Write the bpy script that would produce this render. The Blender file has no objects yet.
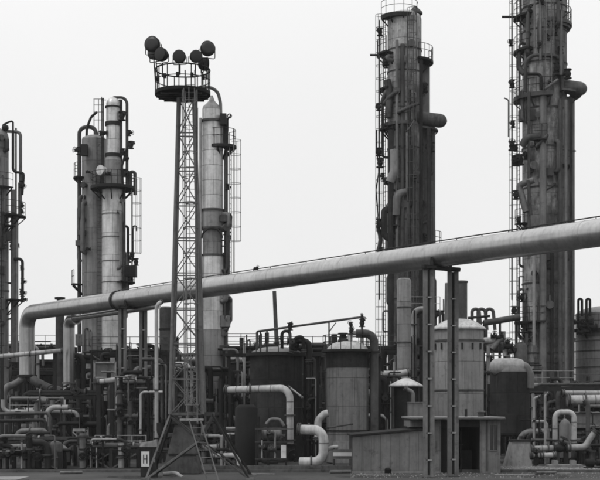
import bpy, math, random
from mathutils import Vector, Matrix
R = math.radians
PI = math.pi
S = bpy.context.scene
C = S.collection

# ------------------------------------------------------------------ camera, sky, sun, exposure
EYE, F, HX, HY = 3.2, 1300.0, 300.0, 410.0
cd = bpy.data.cameras.new("camera")
cam = bpy.data.objects.new("camera", cd)
C.objects.link(cam)
cam.location = (0, 0, EYE)
cam.rotation_euler = (R(90), 0, 0)
cd.sensor_width = 36
cd.lens = F / 600 * 36
cd.shift_y = (HY - 240) / 600
cd.clip_end = 5000
S.camera = cam

SUN_EL, SUN_AZ = 56, 128          # the veiled sun stands to the left, behind the viewer
w = bpy.data.worlds.new("World")
S.world = w
w.use_nodes = True
nt = w.node_tree
nt.nodes.clear()
N = nt.nodes.new
out = N('ShaderNodeOutputWorld')
bg = N('ShaderNodeBackground')
sky = N('ShaderNodeTexSky')
sky.sky_type = 'NISHITA'
sky.sun_disc = False
sky.sun_elevation = R(SUN_EL)
sky.sun_rotation = R(SUN_AZ + 90)
bw = N('ShaderNodeRGBToBW')
nt.links.new(sky.outputs[0], bw.inputs[0])
m0 = N('ShaderNodeMath'); m0.operation = 'MULTIPLY'; m0.inputs[1].default_value = 0.010
nt.links.new(bw.outputs[0], m0.inputs[0])
tc = N('ShaderNodeTexCoord')
sx = N('ShaderNodeSeparateXYZ')
nt.links.new(tc.outputs['Generated'], sx.inputs[0])
mr = N('ShaderNodeMapRange')
mr.inputs['From Min'].default_value = 0.0
mr.inputs['From Max'].default_value = 1.0
mr.inputs['To Min'].default_value = 0.82
mr.inputs['To Max'].default_value = 1.50
pw = N('ShaderNodeMath'); pw.operation = 'POWER'; pw.inputs[1].default_value = 1.6; pw.use_clamp = True
ab = N('ShaderNodeMath'); ab.operation = 'MAXIMUM'; ab.inputs[1].default_value = 0.0
nt.links.new(sx.outputs[2], ab.inputs[0]); nt.links.new(ab.outputs[0], pw.inputs[0])
nt.links.new(pw.outputs[0], mr.inputs[0])
ns = N('ShaderNodeTexNoise')
ns.inputs['Scale'].default_value = 2.2
ns.inputs['Detail'].default_value = 4
nt.links.new(tc.outputs['Generated'], ns.inputs['Vector'])
m1 = N('ShaderNodeMath'); m1.operation = 'MULTIPLY_ADD'; m1.inputs[1].default_value = 0.12; m1.inputs[2].default_value = -0.06
nt.links.new(ns.outputs[0], m1.inputs[0])
a1 = N('ShaderNodeMath'); nt.links.new(m0.outputs[0], a1.inputs[0]); nt.links.new(m1.outputs[0], a1.inputs[1])
a2 = N('ShaderNodeMath'); nt.links.new(a1.outputs[0], a2.inputs[0]); nt.links.new(mr.outputs[0], a2.inputs[1])
nt.links.new(a2.outputs[0], bg.inputs[0])
bg.inputs[1].default_value = 1.0
nt.links.new(bg.outputs[0], out.inputs[0])

sd = bpy.data.lights.new("sun", 'SUN')
sd.energy = 1.3
sd.angle = R(18)
so = bpy.data.objects.new("sun", sd)
C.objects.link(so)
sv = Vector((-math.cos(R(SUN_EL)) * 0.80, -math.cos(R(SUN_EL)) * 0.60, math.sin(R(SUN_EL))))
so.rotation_euler = sv.to_track_quat('Z', 'Y').to_euler()
so.location = (-40, -30, 60)

S.view_settings.view_transform = 'Standard'
S.view_settings.look = 'None'
S.view_settings.exposure = 0.0
S.view_settings.gamma = 1.0
S.cycles.max_bounces = 6
S.cycles.volume_bounces = 1
S.cycles.filter_width = 2.0          # the old lens is soft

# ------------------------------------------------------------------ materials
def mat(name, base, var=0.25, rough=0.7, streak=0.3, spots=0.0, rand=0.0, darkened=None, spec=0.3, bump=0.0, nscale=0.6, metal=0.0):
    m = bpy.data.materials.new(name)
    m.use_nodes = True
    t = m.node_tree
    t.nodes.clear()
    n = t.nodes.new
    L = t.links.new
    o = n('ShaderNodeOutputMaterial'); b = n('ShaderNodeBsdfPrincipled')
    L(b.outputs[0], o.inputs[0])
    g = n('ShaderNodeNewGeometry')
    def mapped(sc):
        q = n('ShaderNodeMapping'); q.inputs['Scale'].default_value = sc
        L(g.outputs['Position'], q.inputs['Vector']); return q.outputs[0]
    def noise(vec, sc, det=5):
        q = n('ShaderNodeTexNoise'); q.inputs['Scale'].default_value = sc; q.inputs['Detail'].default_value = det
        q.inputs['Roughness'].default_value = 0.62
        L(vec, q.inputs['Vector']); return q.outputs[0]
    def math_(op, a, c):
        q = n('ShaderNodeMath'); q.operation = op
        for i, x in enumerate((a, c)):
            if isinstance(x, (int, float)): q.inputs[i].default_value = x
            else: L(x, q.inputs[i])
        return q.outputs[0]
    def rng(v, a, b_, c, d):
        q = n('ShaderNodeMapRange'); L(v, q.inputs[0])
        for i, x in enumerate((a, b_, c, d)): q.inputs[i + 1].default_value = x
        return q.outputs[0]
    v = rng(noise(g.outputs['Position'], nscale), 0.3, 0.7, 1 - var, 1 + var)
    v = math_('MULTIPLY', v, rng(noise(g.outputs['Position'], nscale * 9), 0.3, 0.7, 1 - var * 0.4, 1 + var * 0.4))
    if streak:
        s_ = noise(mapped((5.5, 5.5, 0.28)), 1.0, 6)
        v = math_('MULTIPLY', v, rng(s_, 0.46, 0.70, 1.0, 1 - streak))
    if spots:
        s_ = noise(g.outputs['Position'], 2.3, 8)
        v = math_('MULTIPLY', v, rng(s_, 0.57, 0.66, 1.0, 1 - spots))
    if rand:
        oi = n('ShaderNodeObjectInfo')
        v = math_('MULTIPLY', v, rng(oi.outputs['Random'], 0, 1, 1 - rand, 1 + rand))
    if darkened:
        x0, x1, amt, zk = darkened                      # darker toward the right of the column, ragged edge
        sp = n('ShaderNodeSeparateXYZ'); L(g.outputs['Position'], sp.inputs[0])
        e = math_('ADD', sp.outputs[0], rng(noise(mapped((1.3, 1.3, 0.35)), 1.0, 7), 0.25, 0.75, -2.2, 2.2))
        e = math_('ADD', e, math_('MULTIPLY', math_('SUBTRACT', 24.0, sp.outputs[2]), zk))  # paler tops: the haze over the columns is put into the colour
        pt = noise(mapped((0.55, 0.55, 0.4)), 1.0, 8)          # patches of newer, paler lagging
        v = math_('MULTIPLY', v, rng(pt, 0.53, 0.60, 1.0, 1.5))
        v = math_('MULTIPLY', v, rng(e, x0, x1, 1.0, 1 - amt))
    val = math_('MULTIPLY', v, base)
    cb = n('ShaderNodeCombineColor')
    for i in range(3): L(val, cb.inputs[i])
    L(cb.outputs[0], b.inputs['Base Color'])
    b.inputs['Roughness'].default_value = rough
    b.inputs['Specular IOR Level'].default_value = spec
    b.inputs['Metallic'].default_value = metal
    if bump:
        bp = n('ShaderNodeBump'); bp.inputs['Strength'].default_value = bump; bp.inputs['Distance'].default_value = 0.03
        L(noise(g.outputs['Position'], 7.0, 6), bp.inputs['Height']); L(bp.outputs[0], b.inputs['Normal'])
    return m

M = {
    'white':  mat('white_paint', 0.42, 0.25, 0.6, 0.40, 0.08),
    'pale':   mat('pale_cladding', 0.52, 0.22, 0.42, 0.38, 0.2, rand=0.10, spec=0.5, bump=0.12, metal=0.35),
    'pipe':   mat('pipe_cladding', 0.43, 0.14, 0.30, 0.22, 0.12, rand=0.05, spec=0.5, bump=0.10, metal=0.88),
    'lag':    mat('pipe_lagging', 0.33, 0.25, 0.6, 0.35, 0.3, bump=0.1),
    'mid':    mat('mid_cladding', 0.20, 0.2, 0.6, 0.35, 0.25, rand=0.13, bump=0.12),
    'tankp':  mat('tank_paint', 0.14, 0.25, 0.6, 0.45, 0.25, rand=0.05, bump=0.1),
    'grey':   mat('grey_paint', 0.12, 0.3, 0.6, 0.4, 0.3),
    'steel':  mat('grey_steel', 0.052, 0.45, 0.6, 0.35, 0.4, spec=0.22),
    'post':   mat('trestle_paint', 0.12, 0.3, 0.6, 0.4, 0.4, bump=0.1),
    'galv':   mat('galvanised_steel', 0.24, 0.25, 0.5, 0.25, 0.2),
    'dark':   mat('dark_paint', 0.019, 0.4, 0.7, 0.3, 0.3, spec=0.16),
    'black':  mat('black_steel', 0.010, 0.3, 0.7, 0.2, spec=0.12),
    'tower':  mat('weathered_tower_steel', 0.075, 0.35, 0.75, 0.5, 0.4, rand=0.12, bump=0.1),
    'darkened':   mat('sooty_steel', 0.026, 0.45, 0.85, 0.45, 0.35, rand=0.15, spec=0.12),
    'seam':   mat('dark_seam_steel', 0.07, 0.2, 0.8, 0.2),  # dark core tone that shows in the joints between panels
    'kerb':   mat('kerb_stone', 0.075, 0.4, 0.9, 0.35, 0.5, bump=0.4),
    'conc':   mat('concrete', 0.20, 0.25, 0.9, 0.35, 0.3, bump=0.3),
    'wall':   mat('sheet_wall', 0.15, 0.25, 0.65, 0.35, 0.35, rand=0.04),
    'patch':  mat('wet_patch', 0.02, 0.5, 0.25, 0.0, 0.0, spec=0.5, nscale=1.2),
    'asph':   mat('asphalt', 0.042, 0.45, 0.9, 0.0, 0.6, bump=0.6, nscale=0.3),
    'soil':   mat('oily_gravel', 0.032, 0.5, 0.95, 0.0, 0.4, bump=0.8),
    'stone':  mat('gravel_stone', 0.20, 0.6, 0.9, 0.0, 0.0, nscale=5),
    'lens':   mat('lamp_glass', 0.02, 0.1, 0.4, 0.0, spec=0.3),
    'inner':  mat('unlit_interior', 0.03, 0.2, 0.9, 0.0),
    'glass':  mat('dirty_window_glass', 0.03, 0.3, 0.15, 0.0, spec=0.6),
    'ink':    mat('black_lettering', 0.012, 0.1, 0.6, 0.0),
    'sign':   mat('enamel_sign', 0.55, 0.15, 0.45, 0.1, 0.2),
}

# ------------------------------------------------------------------ helpers
def X(px, Y): return (px - HX) * Y / F
def Z(py, Y): return EYE + (HY - py) * Y / F
def W(px, py, Y): return Vector((X(px, Y), Y, Z(py, Y)))
def SZ(p, Y): return p * Y / F

def frame(d):
    d = d.normalized()
    u = Vector((0, 0, 1)) if abs(d.z) < 0.9 else Vector((0, 1, 0))
    a = d.cross(u).normalized()
    return a, d.cross(a).normalized()

class MB:
    def __init__(s): s.v = []; s.f = []
    def rings(s, rs, cap=True, closed=True):
        n = len(rs[0]); b = len(s.v)
        for r in rs: s.v += r
        for i in range(len(rs) - 1):
            for k in range(n if closed else n - 1):
                k2 = (k + 1) % n
                s.f.append((b + i * n + k, b + i * n + k2, b + (i + 1) * n + k2, b + (i + 1) * n + k))
        if cap:
            s.f.append(tuple(b + k for k in range(n))[::-1])
            e = b + (len(rs) - 1) * n
            s.f.append(tuple(e + k for k in range(n)))
        return s
    def lathe(s, p0, ax, prof, n=16, cap=True):
        p0 = Vector(p0); ax = Vector(ax).normalized(); a, c = frame(ax)
        rs = []
        for t, r in prof:
            r = max(r, 0.001)
            rs.append([p0 + ax * t + (a * math.cos(2 * PI * k / n) + c * math.sin(2 * PI * k / n)) * r for k in range(n)])
        return s.rings(rs, cap)
    def cyl(s, p, q, r, r2=None, n=12):
        p = Vector(p); q = Vector(q)
        return s.lathe(p, q - p, [(0, r), ((q - p).length, r if r2 is None else r2)], n)
    def bar(s, p, q, w, h=None, up=None):
        p = Vector(p); q = Vector(q); h = h or w
        d = (q - p).normalized()
        if up is None: a, c = frame(d)
        else:
            a = d.cross(Vector(up)).normalized(); c = a.cross(d)
        r = [(-1, -1), (1, -1), (1, 1), (-1, 1)]
        s.rings([[e + a * x * w / 2 + c * y * h / 2 for x, y in r] for e in (p, q)])
        return s
    def box(s, x0, x1, y0, y1, z0, z1):
        s.rings([[Vector((x0, y0, z)), Vector((x1, y0, z)), Vector((x1, y1, z)), Vector((x0, y1, z))] for z in (z0, z1)])
        return s
    def tube(s, pts, r, bend=None, n=12, seg=6):
        pts = [Vector(p) for p in pts]
        bend = bend or r * 3
        path = [pts[0]]
        for i in range(1, len(pts) - 1):
            A, B, D = pts[i - 1], pts[i], pts[i + 1]
            d1 = (B - A).normalized(); d2 = (D - B).normalized()
            ang = d1.angle(d2)
            if ang < 0.05: path.append(B); continue
            t = bend * math.tan(ang / 2)
            t = min(t, (B - A).length * 0.49, (D - B).length * 0.49)
            rr = t / math.tan(ang / 2)
            st = B - d1 * t
            nrm = (d2 - d1 * d1.dot(d2)).normalized()
            cen = st + nrm * rr
            for k in range(seg + 1):
                th = ang * k / seg
                path.append(cen - nrm * rr * math.cos(th) + d1 * rr * math.sin(th))
        path.append(pts[-1])
        rs = []; a = None
        for i, p in enumerate(path):
            if i == 0: d = path[1] - p
            elif i == len(path) - 1: d = p - path[i - 1]
            else: d = (path[i + 1] - p).normalized() + (p - path[i - 1]).normalized()
            d = d.normalized()
            if a is None: a, c = frame(d)
            else:
                a = (a - d * a.dot(d)).normalized(); c = d.cross(a).normalized()
            rs.append([p + (a * math.cos(2 * PI * k / n) + c * math.sin(2 * PI * k / n)) * r for k in range(n)])
        return s.rings(rs)
    def torus(s, c, ax, R_, r, n=20, m=6, a0=0, a1=2 * PI):
        c = Vector(c); ax = Vector(ax).normalized(); a, b_ = frame(ax)
        full = a1 - a0 > 6.28
        rs = []
        for i in range(n + 1):
            th = a0 + (a1 - a0) * i / n
            d = a * math.cos(th) + b_ * math.sin(th)
            rs.append([c + d * (R_ + r * math.cos(2 * PI * k / m)) + ax * r * math.sin(2 * PI * k / m) for k in range(m)])
        return s.rings(rs, not full)
    def sector(s, cx, cy, z, r0, r1, a0, a1, th, n=None):
        n = n or max(4, int(abs(a1 - a0) / 10))
        rs = []
        for i in range(n + 1):
            t = R(a0 + (a1 - a0) * i / n); c_, s_ = math.cos(t), math.sin(t)
            rs.append([Vector((cx + c_ * r, cy + s_ * r, zz)) for r, zz in ((r0, z - th), (r1, z - th), (r1, z), (r0, z))])
        return s.rings(rs, abs(a1 - a0) < 359)
    def build(s, name, m, parent=None, label=None):
        me = bpy.data.meshes.new(name)
        o = Vector((0, 0, 0))
        if parent is not None: o = parent.get('_o') and Vector(parent['_o']) or Vector((0, 0, 0))
        me.from_pydata([tuple(v - o) for v in s.v], [], s.f)
        me.polygons.foreach_set('use_smooth', [True] * len(me.polygons))
        me.update()
        import bmesh as bm_
        bm = bm_.new(); bm.from_mesh(me); bm_.ops.recalc_face_normals(bm, faces=bm.faces); bm.to_mesh(me); bm.free()
        me.set_sharp_from_angle(angle=R(50))
        me.materials.append(M[m] if isinstance(m, str) else m)
        ob = bpy.data.objects.new(name, me); C.objects.link(ob)
        if parent is not None: ob.parent = parent
        ob['_o'] = tuple(o)
        if label: ob['label'] = label
        return ob

ROOTS = []
def thing(name, label, cat, loc, group=None):
    o = bpy.data.objects.new(name, None); C.objects.link(o)
    o.location = loc; o['_o'] = tuple(loc)
    o['label'] = label; o['category'] = cat
    if group: o['group'] = group
    o.empty_display_size = 0.3
    return o
def tag(o, label, cat, group=None):
    o['label'] = label; o['category'] = cat
    if group: o['group'] = group
    return o
def structure(o): o['kind'] = 'structure'; return o
def place(root, mesh_ob_name, me, loc, rz=0):
    ob = bpy.data.objects.new(mesh_ob_name, me); C.objects.link(ob)
    ob.parent = root; ob.location = Vector(loc) - Vector(root['_o']); ob.rotation_euler = (0, 0, rz)
    return ob
def copy_tree(o, loc):
    c = o.copy(); C.objects.link(c); c.location = loc
    for ch in o.children:
        d = ch.copy(); C.objects.link(d); d.parent = c
        for g in ch.children:
            e = g.copy(); C.objects.link(e); e.parent = d
    return c

# --- cladding panels round a cylinder (one mesh per size, shared)
PANELS = {}
def panel_mesh(r, h, n, m, th=0.03, seg=None):
    key = (round(r, 3), round(h, 3), n, m if isinstance(m, str) else m.name)
    if key in PANELS: return PANELS[key]
    seg = seg or max(3, int(48 / n))
    g = 0.008 / r
    b = MB(); rs = []
    for i in range(seg + 1):
        t = g + (2 * PI / n - 2 * g) * i / seg
        c_, s_ = math.cos(t), math.sin(t)
        rs.append([Vector((c_ * q, s_ * q, z)) for q, z in ((r - th, 0.012), (r, 0.012), (r, h - 0.012), (r - th, h - 0.012))])
    b.rings(rs)
    o = b.build('cladding_panel', m)
    me = o.data; bpy.data.objects.remove(o)
    PANELS[key] = me
    return me
def clad(root, cx, cy, z0, z1, r, bh, n, m, seed=0, core=None, name='cladding_panel'):
    core = core or {'pale': 'grey', 'mid': 'steel'}.get(m if isinstance(m, str) else '', 'seam')
    rnd = random.Random(seed)
    MB().lathe((cx, cy, z0), (0, 0, 1), [(0, r - 0.028), (z1 - z0, r - 0.028)], 32).build('shell', core, root)
    nb = max(1, round((z1 - z0) / bh)); h = (z1 - z0) / nb
    me = panel_mesh(r, h, n, m)
    for i in range(nb):
        off = (i % 2) * PI / n + seed
        for k in range(n):
            place(root, name, me, (cx, cy, z0 + i * h), off + 2 * PI * k / n)

def railing_mesh(pts, h=1.05, r=0.022, every=1.0, closed=False):
    b = MB()
    pts = [Vector(p) for p in pts]
    up = Vector((0, 0, 1))
    for zz in (h, h * 0.55):
        b.tube([p + up * zz for p in pts], r, bend=0.05, n=6, seg=2)
    acc = 0; last = None
    for i in range(len(pts) - 1):
        d = (pts[i + 1] - pts[i]).length; k = max(1, round(d / every))
        for j in range(k):
            p = pts[i].lerp(pts[i + 1], j / k)
            if last is None or (p - last).length > every * 0.75:
                b.cyl(p, p + up * h, r * 1.05, n=6); last = p
    b.cyl(pts[-1], pts[-1] + up * h, r * 1.05, n=6)
    return b
def platform(root, cx, cy, z, r0, r1, a0, a1, m='dark', th=0.16, rail=True, brackets=True, skirt=0.0):
    p = MB().sector(cx, cy, z, r0, r1, a0, a1, th).build('platform', m, root)
    if skirt:
        MB().sector(cx, cy, z - th - 0.003, r0, r1 - 0.12, a0, a1, skirt).build('skirt', m, p)
    n = max(3, int((a1 - a0) / 15))
    if rail:
        pts = [(cx + (r1 - 0.05) * math.cos(R(a0 + (a1 - a0) * i / n)), cy + (r1 - 0.05) * math.sin(R(a0 + (a1 - a0) * i / n)), z) for i in range(n + 1)]
        railing_mesh(pts, every=0.6).build('railing', 'dark', p)
    if brackets:
        k = max(2, int((a1 - a0) / 40))
        for i in range(k + 1):
            t = R(a0 + 4 + (a1 - a0 - 8) * i / k); c_, s_ = math.cos(t), math.sin(t)
            b = MB()
            b.bar((cx + c_ * r0, cy + s_ * r0, z - th - (r1 - r0) * 0.9), (cx + c_ * (r1 - 0.1), cy + s_ * (r1 - 0.1), z - th - 0.03), 0.08)
            b.build('bracket', m, p)
    return p
def ladder(root, cx, cy, rad, ang, z0, z1, cage=True, m='dark', wd=0.45, k=0.03):
    c_, s_ = math.cos(R(ang)), math.sin(R(ang))
    o = Vector((cx + c_ * rad, cy + s_ * rad, 0)); t = Vector((-s_, c_, 0)); nn = Vector((c_, s_, 0)); up = Vector((0, 0, 1))
    b = MB()
    for sgn in (-1, 1): b.bar(o + t * wd / 2 * sgn + up * z0, o + t * wd / 2 * sgn + up * z1, k * 2, k)
    z = z0 + 0.2
    while z < z1:
        b.cyl(o - t * wd / 2 + up * z, o + t * wd / 2 + up * z, k * 0.5, n=5); z += 0.32
    z = z0 + 0.6
    while z < z1:                                # standoffs back to the shell
        b.bar(o - nn * 0.35 + up * z, o + up * z, 0.04); z += 3.0
    lad = b.build('ladder', m, root)
    if cage:
        b = MB(); z = z0 + 2.2; cen = o + nn * 0.34
        a0 = math.atan2(s_, c_)
        def hp(th): return cen + (nn * math.cos(th) + t * math.sin(th)) * 0.37
        while z < z1 + 0.9:
            b.tube([o + t * wd / 2 + up * z] + [hp(th) + up * z for th in (2.2, 1.4, 0.7, 0, -0.7, -1.4, -2.2)] + [o - t * wd / 2 + up * z], k * 0.62, bend=0.05, n=5, seg=1); z += 0.95
        for th in (1.6, 0.8, 0, -0.8, -1.6):
            b.bar(hp(th) + up * (z0 + 2.2), hp(th) + up * min(z - 0.95, z1 + 0.9), k * 0.9)
        b.build('safety_cage', m, lad)
    return lad
def flange_mb(b, p, d, r, t=0.07, n=14):
    d = Vector(d).normalized(); return b.lathe(Vector(p) - d * t / 2, d, [(0, r), (t, r)], n)
def valve(parent, p, axis, stem, r, m='dark', wheel=True, sub=True):
    p = Vector(p); ax = Vector(axis).normalized(); st = Vector(stem).normalized()
    r = r * random.Random(int(p.x * 37 + p.z * 711)).uniform(.6, 1.1)
    st = (st + Vector((random.Random(int(p.z * 913)).uniform(-.5, .5), 0, random.Random(int(p.x * 613)).uniform(-.4, .4))) - ax * st.dot(ax) * 0).normalized()
    b = MB()
    b.lathe(p - ax * r * 2.2, ax, [(0, r * 1.7), (r * .5, r * 1.7), (r * .5, r), (r * 1.2, r * 1.15), (r * 2.2, r * 1.5), (r * 3.2, r * 1.15), (r * 3.9, r), (r * 3.9, r * 1.7), (r * 4.4, r * 1.7)], 12)
    b.lathe(p, st, [(0, r), (r * 1.9, r * .8), (r * 1.9, r * 1.3), (r * 2.3, r * 1.3), (r * 2.3, r * .3), (r * 3.6, r * .22)], 10)
    v = b.build('valve', m, parent)
    _vr = random.Random(int(p.x * 977 + p.z * 131 + p.y * 17))
    if wheel and _vr.random() < .55:
        k_ = _vr.uniform(.6, .95)
        b = MB(); c = p + st * r * 3.4
        b.torus(c, st, r * 1.9 * k_, r * .16, 14, 5)
        a, q = frame(st)
        for k in range(3):
            th = k * PI / 3; d = a * math.cos(th) + q * math.sin(th)
            b.cyl(c - d * r * 1.9 * k_, c + d * r * 1.9 * k_, r * .1, n=5)
        b.build('handwheel', m, v if sub else parent)
    return v

def pipe(root, pts, r, m='grey', bend=None, flanges=(), name='pipe', n=12):
    """one pipe part; flanges = fractions along the straight runs (index, t)"""
    o = MB().tube(pts, r, bend, n=n).build(name, m, root)
    return o
def flange(parent, p, d, r, m='dark', t=0.08):
    return flange_mb(MB(), p, d, r, t).build('flange', m, parent)
def V(*a): return Vector(a)
UP = Vector((0, 0, 1))
rnd = random.Random(7)

# ------------------------------------------------------------------ ground
def sheet(name, x0, x1, y0, y1, z, m, nx=1, ny=1, amp=0, seed=1):
    r_ = random.Random(seed); b = MB(); vs = []
    for j in range(ny + 1):
        for i in range(nx + 1):
            e = 0 if i in (0, nx) or j in (0, ny) else r_.uniform(-amp, amp)
            vs.append(Vector((x0 + (x1 - x0) * i / nx, y0 + (y1 - y0) * j / ny, z + e)))
    b.v = vs
    for j in range(ny):
        for i in range(nx):
            k = j * (nx + 1) + i; b.f.append((k, k + 1, k + nx + 2, k + nx + 1))
    return structure(b.build(name, m))
sheet('ground', -900, 900, -200, 2500, 0.0, 'soil')
sheet('road', -120, 120, 30, 66.6, 0.004, 'asph')
structure(MB().box(-60, 60, 66.65, 66.85, 0.0, 0.14).build('kerb', 'kerb'))
sheet('yard_gravel', -60, 60, 66.85, 84, 0.07, 'soil', 90, 20, 0.05)
for x0_, x1_, y0_, y1_ in ((-9.5, -5.8, 60.4, 63.6), (1.2, 5.9, 61.2, 63.0), (10.2, 13.4, 60.5, 65.1)):
    pb = MB(); q_ = random.Random(int(x0_ * 10)); n_ = 14; pb.v = [Vector(((x0_ + x1_) / 2 + (x1_ - x0_) / 2 * math.cos(2 * PI * k / n_) * q_.uniform(.75, 1.1), (y0_ + y1_) / 2 + (y1_ - y0_) / 2 * math.sin(2 * PI * k / n_) * q_.uniform(.75, 1.1), .008)) for k in range(n_)]
    pb.f = [tuple(range(n_))]; structure(pb.build('road_patch', 'patch'))
structure(MB().box(-14.5, -12.55, 57.5, 60.3, 0.004, 0.12).build('concrete_slab', 'conc'))

def stones(name, x0, x1, y0, y1, z, n, seed, label, lo=0.04, hi=0.11):
    r_ = random.Random(seed); b = MB()
    base = [(0, 0, 1), (.9, 0, .2), (-.3, .85, .3), (-.4, -.8, .25), (.3, .5, -.5), (.2, -.6, -.5), (-.8, .1, -.4)]
    fs = [(0, 1, 2), (0, 2, 3), (0, 3, 1), (1, 4, 2), (1, 5, 4), (1, 3, 5), (2, 6, 3), (2, 4, 6), (3, 6, 5), (4, 5, 6)]
    for i in range(n):
        s_ = r_.uniform(lo, hi); a = r_.uniform(0, 6.3); c = Vector((r_.uniform(x0, x1), r_.uniform(y0, y1), z + s_ * 0.3))
        k = len(b.v); rot = Matrix.Rotation(a, 3, 'Z') @ Matrix.Rotation(r_.uniform(-.7, .7), 3, 'X')
        b.v += [c + rot @ (Vector(p) * s_ * r_.uniform(.75, 1.2)) for p in base]
        b.f += [tuple(k + j for j in f_) for f_ in fs]
    o = b.build(name, 'stone'); o['kind'] = 'stuff'; o['label'] = label; o['category'] = 'gravel'
    return o
stones('gravel', X(236, 68), X(350, 68), 67.0, 70.0, 0.10, 2600, 3, 'loose pale gravel heaped along the kerb before the two tanks')
stones('gravel', X(345, 68), X(640, 68), 60.5, 66.4, 0.004, 500, 9, 'scattered grit and small stones on the road before the shed', 0.015, 0.05)
stones('gravel', X(500, 68), X(600, 68), 67.0, 71.0, 0.08, 2600, 4, 'sparse gravel and rubble on the yard at the right of the low shed', 0.03, 0.08)
0 and stones('gravel', X(-6, 68), X(232, 68), 67.0, 72.0, 0.08, 1500, 5, 'sparse gravel on the dark yard below the left pipework', 0.03, 0.08)

# ------------------------------------------------------------------ far backing: sheds and halls behind the process units
def hall(px0, px1, pyt, Y, depth, label, m='darkened', ph=3.0, seed=1, name='process_hall'):
    x0, x1 = X(px0, Y), X(px1, Y); h = Z(pyt, Y)
    t = thing(name, label, 'building', ((x0 + x1) / 2, Y, 0))
    MB().box(x0 + .06, x1 - .06, Y + .05, Y + depth, 0, h - .05).build('wall', 'seam', t)
    MB().box(x0 - .25, x1 + .25, Y - .3, Y + depth + .3, h, h + .22).build('roof', 'dark', t)
    nx = max(2, round((x1 - x0) / 2.4)); nz = max(1, round(h / ph))
    r_ = random.Random(seed); w_ = (x1 - x0) / nx; hh = h / nz
    me = None
    for j in range(nz):
        for i in range(nx):
            if r_.random() < 0.16 and j > 0:
                fr = MB().box(x0 + i * w_ + .3, x0 + (i + 1) * w_ - .3, Y - .02, Y + .04, j * hh + .5, (j + 1) * hh - .6).build('window', 'glass', t)
                MB().bar((x0 + i * w_ + w_ / 2, Y - .05, j * hh + .5), (x0 + i * w_ + w_ / 2, Y - .05, (j + 1) * hh - .6), .06).build('glazing_bar', 'galv', fr)
                continue
            if me is None:
                o = MB().box(.015, w_ - .015, -.03, .05 - .004, .015, hh - .015).build('wall_panel', m); me = o.data; bpy.data.objects.remove(o)
            place(t, 'wall_panel', me, (x0 + i * w_, Y + r_.uniform(-.02, .02), j * hh))
    return t
hall(-60, 78, 362, 112, 12, 'long dark hall behind the leftmost pipework', seed=1)
hall(82, 246, 356, 113, 12, 'dark hall behind the twin columns and the floodlight mast', seed=2)
hall(250, 384, 357, 110, 12, 'dark hall behind the two decked tanks', seed=3)
hall(386, 520, 372, 109, 12, 'low dark hall behind the domed vessel and stack', seed=4)
hall(523, 680, 392, 110, 12, 'low dark hall behind the right edge pipework', seed=5)

# ------------------------------------------------------------------ process columns
def tower_clutter(t, cx, cy, r, z0, z1, seed, n, a0=-175, a1=-35, tones=('grey', 'steel', 'tower', 'dark', 'steel', 'post')):
    q = random.Random(seed)
    def at(a, rr, z): return V(cx + math.cos(R(a)) * rr, cy + math.sin(R(a)) * rr, z)
    for i in range(n):
        a = a1 - (a1 - a0) * q.random() ** .65; z = q.uniform(z0, z1); k = q.random(); rr = q.choice((.05, .07, .1, .13, .17))
        so_ = r + rr + q.uniform(.12, .4)
        if k < .42:
            h = q.uniform(.8, 5.0); top = min(z + h, z1)
            pipe(t, [at(a, r * .9, z), at(a, so_, z), at(a, so_, top), at(a + q.uniform(-3, 3), r * .9, top)], rr, q.choice(tones), rr * 2.5, n=8)
        elif k < .56:
            da = q.uniform(18, 60)
            pipe(t, [at(a, r * .9, z)] + [at(a + da * j / 5, so_, z + .15 * j) for j in range(6)] + [at(a + da, r * .9, z + .8)], rr, q.choice(tones), rr * 2, n=8)
        elif k < .72:
            s_ = q.uniform(.12, .32); p = at(a, r + s_ * .6, z)
            MB().box(p.x - s_, p.x + s_, p.y - s_ * .8, p.y + s_ * .8, z, z + s_ * q.uniform(1.2, 3)).build('junction_box', q.choice(tones), t)
        elif k < .86:
            valve(t, at(a, r + .28, z), UP, (math.cos(R(a)), math.sin(R(a)), .2), q.uniform(.08, .15), q.choice(('dark', 'steel')))
        elif k < .93:
            p = at(a, r - .1, z); d = V(math.cos(R(a)), math.sin(R(a)), 0)
            MB().lathe(p, d, [(0, .16), (.42, .16), (.42, .24), (.5, .24)], 12).build('nozzle', q.choice(tones), t)
        else:
            platform(t, cx, cy, z, r, r + q.uniform(.5, .85), a - 14, a + 14, 'dark', th=.1)
# far-left column
Y = 103
cx, r = X(-2, Y), SZ(10.5, Y)
t = thing('distillation_column', 'pale column cut by the left edge of the photo, with a hooked overhead pipe', 'column', (cx, Y, 0))
clad(t, cx, Y, 0, Z(137, Y), r, 1.7, 6, 'mid', 11)
MB().lathe((cx, Y, Z(137, Y)), (0, 0, 1), [(0, r), (.25, r * .93), (.5, r * .7), (.65, r * .35), (.7, .05)], 28).build('dome', 'mid', t)
for py in (150, 190, 232, 292):
    MB().lathe((cx, Y, Z(py, Y)), (0, 0, 1), [(0, r + .05), (.14, r + .05)], 32).build('stiffening_ring', 'grey', t)
pipe(t, [W(3, 135, Y - .3), W(3, 125, Y - .3), W(9, 122, Y - .3), W(13, 121, Y - .3), W(13, 134, Y - .3)], .08, 'dark', .15)
MB().lathe(W(2, 128, Y - .4), (1, 0, .1), [(0, .1), (.1, .22), (.35, .24), (.5, .15)], 12).build('vent_head', 'dark', t)
pipe(t, [W(0, 131, Y - .2), W(20.5, 132, Y - .2), W(20.5, 216, Y - .2)], .13, 'grey', .35)
pipe(t, [W(13, 131, Y - .5), W(13, 172, Y - .5), W(23.5, 173, Y - .5), W(23.5, 178, Y - .5), W(22, 195, Y - .5)], .11, 'dark', .35)
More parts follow.
